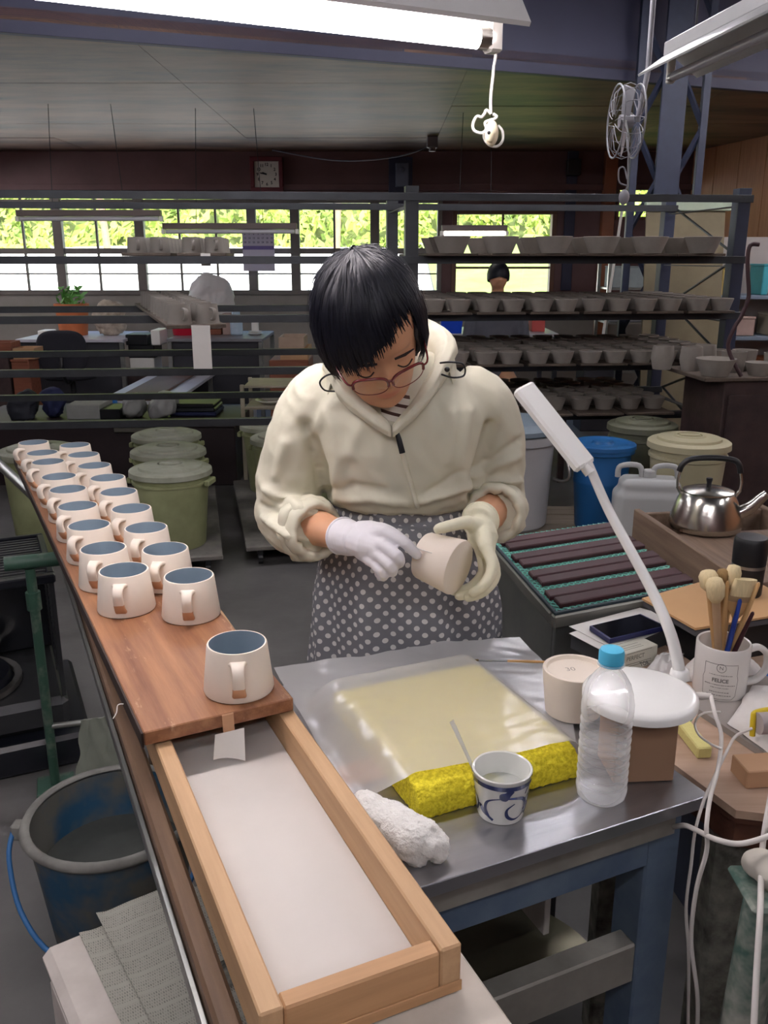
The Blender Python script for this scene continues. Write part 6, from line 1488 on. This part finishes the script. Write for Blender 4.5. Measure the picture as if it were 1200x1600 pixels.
# wooden crates at the left and the drawers in the middle
tbw = block('side_cabinet', 'reddish wooden cabinet at the left edge', 'cabinet', 16, 44, 560, 7.3, 0, .62, .22, M_redbox, M_redbox)
opencrate('crate', 'open pale wooden crate on the reddish cabinet', 'crate', 14, 48, 7.31, .6405, .09, .20, mat('pale_crate', '#b08a66', .7))
opencrate('crate', 'open reddish crate at the very left edge', 'crate', -42, 12, 7.3, .70, .08, .2, M_redbox); block('side_cabinet', 'dark brown cabinet at the very left edge', 'cabinet', -45, 12, 560, 7.29, 0, .6995, .22, m_dark)
block('drawer_cabinet', 'brown drawer cabinet beyond the woman with crates on top', 'cabinet', 420, 482, 560, 7.6, 0, .60, .5, M_redbox)
opencrate('crate', 'lower open crate on the brown drawer cabinet', 'crate', 436, 480, 7.62, .6005, .10, .4, mat('pale_crate', '#b08a66', .7)); opencrate('crate', 'upper open crate with dark inside on the drawer cabinet', 'crate', 434, 474, 7.63, .701, .09, .38, mat('crate_white', '#a7907d', .7))
# dark bench with odds and ends just behind the rack
m_chest = mat('dark_chest', '#2a2022', .5, var=.15)
cb = thing('low_chest', 'long dark low chest behind the rack with a metal latch', 'chest', (-2.75, 5.62, 0)); obj('body', G().box(0, 1.78, 0, .7, 0, .39, .006), m_chest, cb); obj('lid', G().box(-.01, 1.79, -.01, .71, .3905, .42, .004), m_chest, cb); obj('latch', G().box(1.0, 1.28, -.022, -.0105, .36, .39, .003), M_chrome, cb)
def odd(nm, lab, cat, px, w, h, d, m, dy=0.0, kind='box'):
    a = PY(px, 630, 5.72+dy)
    if kind == 'box': return block(nm, lab, cat, px-w, px+w, 630, 5.72+dy, .4205, h, d, m)
    return sack(nm, lab, cat, (a.x, 5.78+dy, .4205), (w/1370*5.6, .10, h*.55), m, px*.1, .05)
odd('bag', 'dark bag with pale straps at the left of the low chest', 'bag', 30, 18, .16, 0, mat('dark_cloth', '#22242c', .8), 0, 's')
odd('bag', 'dark blue bag next to the dark one on the low chest', 'bag', 78, 15, .17, 0, mat('navy_cloth', '#20264a', .8), .05, 's')
odd('box', 'pale grey box leaning on the low chest', 'box', 128, 26, .10, .3, mat('pale_grey_box', '#8b8b87', .7))
odd('box', 'low black box on the low chest', 'box', 170, 16, .07, .25, M_black)
odd('bag', 'grey plastic bag in the middle of the low chest', 'bag', 201, 13, .13, 0, mat('grey_bag', '#7d7d7a', .5), .02, 's')
odd('bag', 'silver grey wrapped bundle on the low chest', 'bag', 250, 15, .15, 0, mat('silver_bag', '#9a9a97', .4), .04, 's')
odd('cloth', 'small bright blue cloth on the low chest', 'cloth', 172, 8, .10, .06, MC['blue_cloth'], .35)
for i in range(3):
    a = PY(300, 630, 5.85); o = obj('dark_tray', G().box(-.16+.01*i, .16-.008*i, 0, .3, 0, .028, .008), (MC['navy_cloth'], M_steel, M_black)[i], None, loc=(a.x, 5.85, .4205+i*.0285)); tag(o, NTH[i]+' tray from the bottom of the dark stack on the low chest', 'tray')
ws = thing('plate_shelf', 'cream framed open shelf with plates beside the low chest', 'shelf', (-.93, 5.65, 0))
m_cr = mat('cream_frame', '#a8a08c', .6)
for x in (0, .44):
    for y in (0, .36): obj('post', G().box(x, x+.025, y, y+.025, 0, .66, .002), m_cr, ws)
for z_ in (.30, .50, .64): obj('shelf_board', G().box(.0255, .4395, 0, .385, z_, z_+.015, .002), m_cr, ws)
for i in range(2):
    o = obj('plate', G().lathe([(0, 0), (.07, 0), (.12, .025), (.115, .028), (.07, .006), (0, .006)], 28), M_white, None, 40, loc=(-.74, 5.82, .5155+i*.03)); tag(o, ('lower', 'upper')[i]+' white plate on the cream framed shelf', 'plate')
# clock, calendar and bits on the back wall
ck = PY(416, 272, 9.9); ct_ = thing('wall_clock', 'square wall clock with white face and dark red frame', 'clock', (ck.x, 9.94, ck.z))
m_ckr = mat('dark_red_frame', '#5c2027', .5)
for a in ((-.175, .175, .13, .175), (-.175, .175, -.175, -.13), (-.175, -.13, -.1295, .1295), (.13, .175, -.1295, .1295)): obj('frame', G().box(a[0], a[1], -.03, .05, a[2], a[3], .006), m_ckr, ct_)
obj('face', G().box(-.1295, .1295, .0, .02, -.1295, .1295, .001), mat('clock_face', '#c9c6bb', .6, var=.02), ct_)
for h in range(1, 13):
    a = math.pi/2-h*math.pi/6; obj('numeral', G().add(text_geo(str(h), .042, bold=.0012), T(.098*math.cos(a), -.002, .098*math.sin(a)) @ RX(math.pi/2)), M_black, ct_)
for a, l, w in ((D(168), .07, .006), (D(160), .05, .008)):
    obj('hand', G().add(tube([V(0, -.005, 0), V(l*math.cos(a), -.005, l*math.sin(a))], w, 4)), M_black, ct_)
cl0 = PY(400, 382, 9.6)
cal = thing('calendar', 'white wall calendar with a purple band before the windows', 'calendar', (cl0.x, 9.78, cl0.z))
m_calp = mat('calendar_paper', '#b9b5c6', .7, var=.02); m_pur = mat('purple_print', '#6c5f96', .6); m_cdark = mat('calendar_ink', '#4b4660', .7)
obj('sheet', G().box(-.17, .17, 0, .006, -.27, .21, .001), m_calp, cal)
obj('band', G().box(-.168, .168, -.0012, -.0003, -.05, -.012, .0002), m_pur, cal)
obj('header', G().box(-.168, .168, -.0012, -.0003, .185, .205, .0002), m_pur, cal)
gq = G(); n_ = 1
for r in range(4):
    for c in range(7):
        if r == 0 and c < 2: continue
        gq.add(text_geo(str(n_), .026, bold=.0006), T(-.14+c*.047, -.0011, .15-r*.042) @ RX(math.pi/2)); n_ += 1
for c in range(4): gq.add(text_geo(str(n_+c), .026, bold=.0006), T(-.14+c*.047, -.0011, -.16) @ RX(math.pi/2))
obj('dates', gq, m_cdark, cal)
obj('hanger', G().tube([V(0, .003, .21), V(0, .16, .30), V(0, .225, .32)], .004, 6), M_black, cal)
o = obj('ceiling_cable', G().tube(smooth_path([(-1.15, 9.7, CEIL-.02), (-.6, 9.6, CEIL-.12), (-.2, 9.5, CEIL-.14), (.2, 9.4, CEIL-.10), (.5, 9.3, CEIL-.01)], 5), .007, 6), mat('grey_cable', '#66636d', .6), None, 60); tag(o, 'thin grey cable sagging under the ceiling above the windows', 'cable')
cbx = obj('junction_box', G().box(-.05, .05, -.04, .04, -.10, 0, .006).tube([V(0, 0, -.1), V(0, 0, -.13)], .03, 12), mat('junction_grey', '#6a6466', .5), None, loc=(.45, 8.8, CEIL-.001)); tag(cbx, 'small grey junction box on the ceiling above the post', 'box')
o = obj('switch_box', G().box(-.07, .07, -.05, 0, -.12, .12, .008).ball((0, -.06, .05), (.03, .02, .03), 8), mat('switch_grey', '#5a6070', .5, .3), None, loc=(.19, YB-.141, 2.28)); tag(o, 'grey switch box on the blue-grey panel above the windows', 'box')
wl = obj('wall_speaker', G().box(-.07, .07, -.12, 0, -.08, .08, .006), M_black, None, loc=(2.0, YB-.041, 2.36)); tag(wl, 'small dark box on the back wall near the ceiling', 'box')
fn_ = thing('wall_fan', 'pale plastic fan in a wire guard hanging by the right lamp', 'fan', tuple(PY(978, 190, 4.2))); 
m_fan = mat('fan_plastic', '#8f8d92', .5, var=.05)
for k in range(4):
    a = k*math.pi/2+.4; obj('blade', G().add(thick(grid(6, 4, lambda s, t: ((t-.5)*.03+.012*math.sin(a*3), (.02+.10*s)*math.cos(a)-(t-.5)*.09*math.sin(a)*(.4+.6*s), (.02+.12*s)*math.sin(a)+(t-.5)*.09*math.cos(a)*(.4+.6*s))), .003)), m_fan, fn_, 60)
obj('hub', G().tube([V(-.03, 0, 0), V(.03, 0, 0)], .028, 14), m_fan, fn_, 50)
for x in (-.045, .045): obj('guard_ring', G().add(ringtube(V(x, 0, 0), V(1, 0, 0), .15, .004, 32)), m_fan, fn_, 60)
for k in range(14):
    a = k*2*math.pi/14; obj('guard_wire', G().tube(smooth_path([V(-.055, .03*math.cos(a), .03*math.sin(a)), V(-.05, .12*math.cos(a), .12*math.sin(a)), V(0, .155*math.cos(a), .155*math.sin(a)), V(.05, .12*math.cos(a), .12*math.sin(a)), V(.055, .03*math.cos(a), .03*math.sin(a))], 2), .002, 4), m_fan, fn_, 60)
obj('bracket', G().tube([V(.05, 0, .0), V(.08, 0, .2), V(.08, 0, 3.4-PY(978, 190, 4.2).z)], .012, 8), m_fan, fn_, 60)
fc = PY(981, 250, 4.1); ps2 = thing('pull_switch', 'pale pull switch on a cord below the fan', 'switch', tuple(PY(975, 308, 4.1))); o_ = PY(975, 308, 4.1)
obj('cord', G().tube([PY(982, 215, 4.15)-o_, PY(981, 290, 4.1)-o_, V(0, 0, .02)], .0035, 6), m_fan, ps2, 60); obj('cord_loop', G().tube(smooth_path([PY(a, b_, 4.1)-o_ for a, b_ in ((981, 290), (968, 285), (967, 265), (975, 262), (980, 280))], 4), .0035, 6), m_fan, ps2, 60); obj('switch_body', G().ball((0, 0, 0), (.024, .02, .032), 8), m_fan, ps2, 60)
# ------------------------------------------------------------------ right rear: boxes, panels, blue bits
sb = thing('storage_shelf', 'grey metal shelf with boxes beyond the rack on the right', 'shelf', (2.05, 8.3, 0))
for x in (0, .78):
    for y in (0, .4): obj('post', G().box(x, x+.03, y, y+.03, 0, 1.62, .002), M_galv, sb)
for z_ in (.4, .85, 1.16, 1.40): obj('shelf_board', G().box(.0305, .7795, 0, .43, z_, z_+.02, .002), M_galv, sb)
def bx3(lab, x, z_, w, h, d, m, y=8.34): t = thing('box', lab, 'box', (x, y, z_)); obj('body', G().box(0, w, 0, d, 0, h, .005), m, t); obj('lid', G().box(-.004, w+.004, -.004, d+.004, h+.0005, h+.012, .003), m, t)
bx3('pale blue-grey box on the grey storage shelf', 2.10, 1.1805, .32, .18, .3, mat('pale_bluegrey', '#98a4a6', .6)); bx3('cream box beside the blue-grey one on the storage shelf', 2.45, 1.1805, .32, .17, .3, mat('cream_box', '#b9b09a', .7))
bx3('pinkish bundle box on top of the storage shelf', 2.10, 1.4205, .28, .12, .25, mat('pinkish_card', '#a58d84', .8)); bx3('dark blue small box on top of the storage shelf', 2.42, 1.4205, .05, .14, .2, MC['navy_cloth']); bx3('pale crumpled packet on top of the storage shelf', 2.52, 1.4205, .25, .09, .22, M_paper)
bx3('grey panel box low on the storage shelf', 2.10, .8705, .30, .24, .3, mat('mid_grey_box', '#6d6c70', .6)); bx3('white cupboard box with dark opening low on the storage shelf', 2.45, .8705, .32, .25, .3, M_white)
obp = obj('opening', G().box(.07, .25, -.006, -.0042, .02, .17, .001), M_black, bpy.data.objects[[o.name for o in bpy.data.objects if o.get('label') == 'white cupboard box with dark opening low on the storage shelf'][0]])
ls = obj('leaning_board', G().box(-.24, .24, 0, .012, 0, 1.74, .002), mat('olive_board', '#716750', .7, var=.1), None, M=T(1.83, 5.34, 0) @ RX(D(-9))); tag(ls, 'olive brown board leaning behind the lattice column', 'board')
lt = obj('strip_lamp', G().box(-.25, .27, -.02, .02, 0, .05, .004), mat('pale_green_strip', '#a9b5a0', .5), None, loc=(1.83, 5.617, 1.7195)); tag(lt, 'pale green strip along the top of the leaning board', 'strip')
wt3 = tblx('work_bench', 'pale work bench beyond the rack with the blue bucket', .35, 1.55, 7.9, 8.7, .80, m_wtop, m_dgrey, False)
b3 = thing('blue_bucket', 'vivid blue square bucket with white things beyond the woman shoulder', 'bucket', (.60, 7.98, .8005)); obj('body', G().add(loft([[V(x*s_, y*s_, z_) for x, y in ((-.10, -.08), (.10, -.08), (.10, .08), (-.10, .08))] for z_, s_ in ((0, .86), (.20, 1), (.2005, .94), (.02, .80))])), mat('vivid_blue', '#1446c8', .4, var=.03), b3, 30); obj('rim', G().box(-.108, .108, -.088, -.08, .185, .205, .002).box(-.108, .108, .08, .088, .185, .205, .002), M_white, b3)
for i in range(4): o = obj('bottle', G().lathe([(0, 0), (.025, 0), (.025, .10), (.012, .13), (.012, .15), (0, .15)], 14), M_white, None, 40, loc=(.535+.04*i, 8.16, .8005)); tag(o, ('first', 'second', 'third', 'last')[i]+' small white bottle from the left behind the vivid blue bucket', 'bottle'); o.scale = (1, 1, 1.9)
for i, (x, w, h, m, lab) in enumerate(((.78, .14, .12, M_white, 'white packet in the middle of the pale work bench'), (.95, .10, .16, M_or, 'orange tin on the pale work bench'), (1.10, .20, .10, M_paper, 'crumpled paper pile on the pale work bench'), (1.34, .12, .15, mat('red_white', '#b9504c', .6), 'red box at the right end of the pale work bench'))): bx3(lab, x, .8005, w, h, .2, m, 8.1)
# far right corner: pale panel, shelves and clutter
rp = thing('wall_shelf', 'long pale shelf unit along the right wall with clutter', 'shelf', (2.12, 5.78, 0), 0)
obj('back_panel', G().box(0, 1.2, .36, .375, .5, 1.58, .003), mat('pale_panel', '#a8a29e', .6, var=.05), rp)
for z_ in (.62, .93, 1.19): obj('shelf_board', G().box(0, 1.2, 0, .355, z_, z_+.025, .003), mat('blue_grey_shelf', '#6f7a88', .5), rp)
for x in (0, .58, 1.17): obj('post', G().box(x, x+.03, .0, .03, 0, .6195, .003), M_galv, rp); obj('post', G().box(x, x+.03, .376, .406, 0, 1.58, .003), M_galv, rp)
rpM = T(2.12, 5.78, 0)
random.seed(8)
for i, (x, z_, w, h, m, lab) in enumerate(((-.35, 1.2155, .10, .16, mat('yellow_pack', '#c2ab62', .6), 'yellowish pack on the top wall shelf'), (-.05, 1.2155, .05, .18, mat('turquoise', '#4aa9b5', .5), 'turquoise upright on the top wall shelf'), (.12, 1.2155, .06, .15, M_or, 'orange upright next to the turquoise one'), (.30, 1.2155, .22, .10, m_dark, 'brown basket on the top wall shelf'), (.62, 1.2155, .18, .12, M_white, 'white case on the top wall shelf'),
    (-.3, .9555, .25, .11, mat('pinkish_card', '#a58d84', .8), 'pinkish box on the middle wall shelf'), (.05, .9555, .2, .13, mat('cream_box', '#b9b09a', .7), 'cream box on the middle wall shelf'), (.35, .9555, .22, .09, M_paper, 'white stack on the middle wall shelf'), (.70, .9555, .25, .14, mat('pale_yellow_box', '#c9c3a0', .6), 'pale yellow box on the middle wall shelf'),
    (.05, .6455, .26, .15, M_or, 'orange brown carton on the lower wall shelf'), (.45, .6455, .3, .13, M_redbox, 'reddish carton on the lower wall shelf'))):
    p = rpM @ V((x+.38)*.88+.02, .04, z_); w *= .82; t = thing('box', lab, 'box', tuple(p), 0); obj('body', G().box(0, w, 0, .22, 0, h, .006), m, t); obj('lid', G().box(-.003, w+.003, -.003, .223, h+.0005, h+.014, .003), m, t)
bt2 = thing('blue_tank', 'blue lidded tank at the right edge behind the dark cabinet', 'tank', (2.12, 4.05, 0)); obj('body', G().lathe([(0, 0), (.20, 0), (.23, .50), (.24, .505), (.24, .53), (.22, .53), (.19, .02), (0, .02)], 32), mat('tank_blue', '#2478b4', .4, var=.05), bt2, 40); obj('lid', G().lathe([(.243, .532), (.247, .535), (.24, .56), (.20, .575), (0, .58)], 32), mat('tank_lid', '#5aa2cf', .4, var=.05), bt2, 40)
bt2.location.z = .16; stt = thing('low_step', 'low step under the blue tank', 'step', (2.12, 4.05, 0)); obj('body', G().box(-.26, .26, -.26, .26, 0, .1595, .004), m_bplat, stt)
pst = thing('pipe_stand', 'grey pipe stand at the right edge beside the kettle', 'stand', (1.55, 3.10, 0)); obj('post', G().tube([V(0, 0, .02), V(0, 0, .78)], .025, 12), M_galv, pst, 50); obj('foot', G().box(-.15, .15, -.15, .15, 0, .02, .004), M_galv, pst); obj('arm', G().tube([V(-.16, -.02, .785), V(.2, .04, .80)], .02, 10), M_galv, pst, 50)
o = obj('dark_cable', G().tube(smooth_path([PY(a, b_, 3.8) for a, b_ in ((1186, 382), (1172, 384), (1168, 410), (1170, 455), (1168, 470), (1158, 495), (1146, 515), (1138, 545))]+[V(1.53, 3.768, .960)], 5), .009, 8), mat('dark_brown_cable', '#3a2226', .5), None, 60); tag(o, 'dark curved cable hanging at the right end of the rack', 'cable')
o = obj('white_pole', G().tube([V(0, 0, 0), V(.10, 0, 1.18)], .012, 8), M_white, None, 50, loc=(1.86, 7.6, .72)); tag(o, 'thin white pole leaning behind the eye-level bowls', 'pole')
o = obj('cabinet', G().box(1.70, 2.0, 7.5, 7.8, 0, .7195, .004), m_dgrey); tag(o, 'low dark cabinet below the leaning white pole', 'cabinet')
o = obj('orange_scrap', G().box(-.07, .07, -.05, .05, 0, .02, .006), M_or, None, loc=(.72, 5.9, .5005)); tag(o, 'orange scrap seen between the bowl shelves', 'scrap')
o = obj('low_table', G().box(.5, 1.2, 5.7, 6.3, .47, .5, .004).box(.5, .54, 5.7, 5.74, 0, .47, .003).box(1.16, 1.2, 5.7, 5.74, 0, .47, .003).box(.5, .54, 6.26, 6.3, 0, .47, .003).box(1.16, 1.2, 6.26, 6.3, 0, .47, .003), m_dark); tag(o, 'low dark table behind the bowl shelves', 'table')
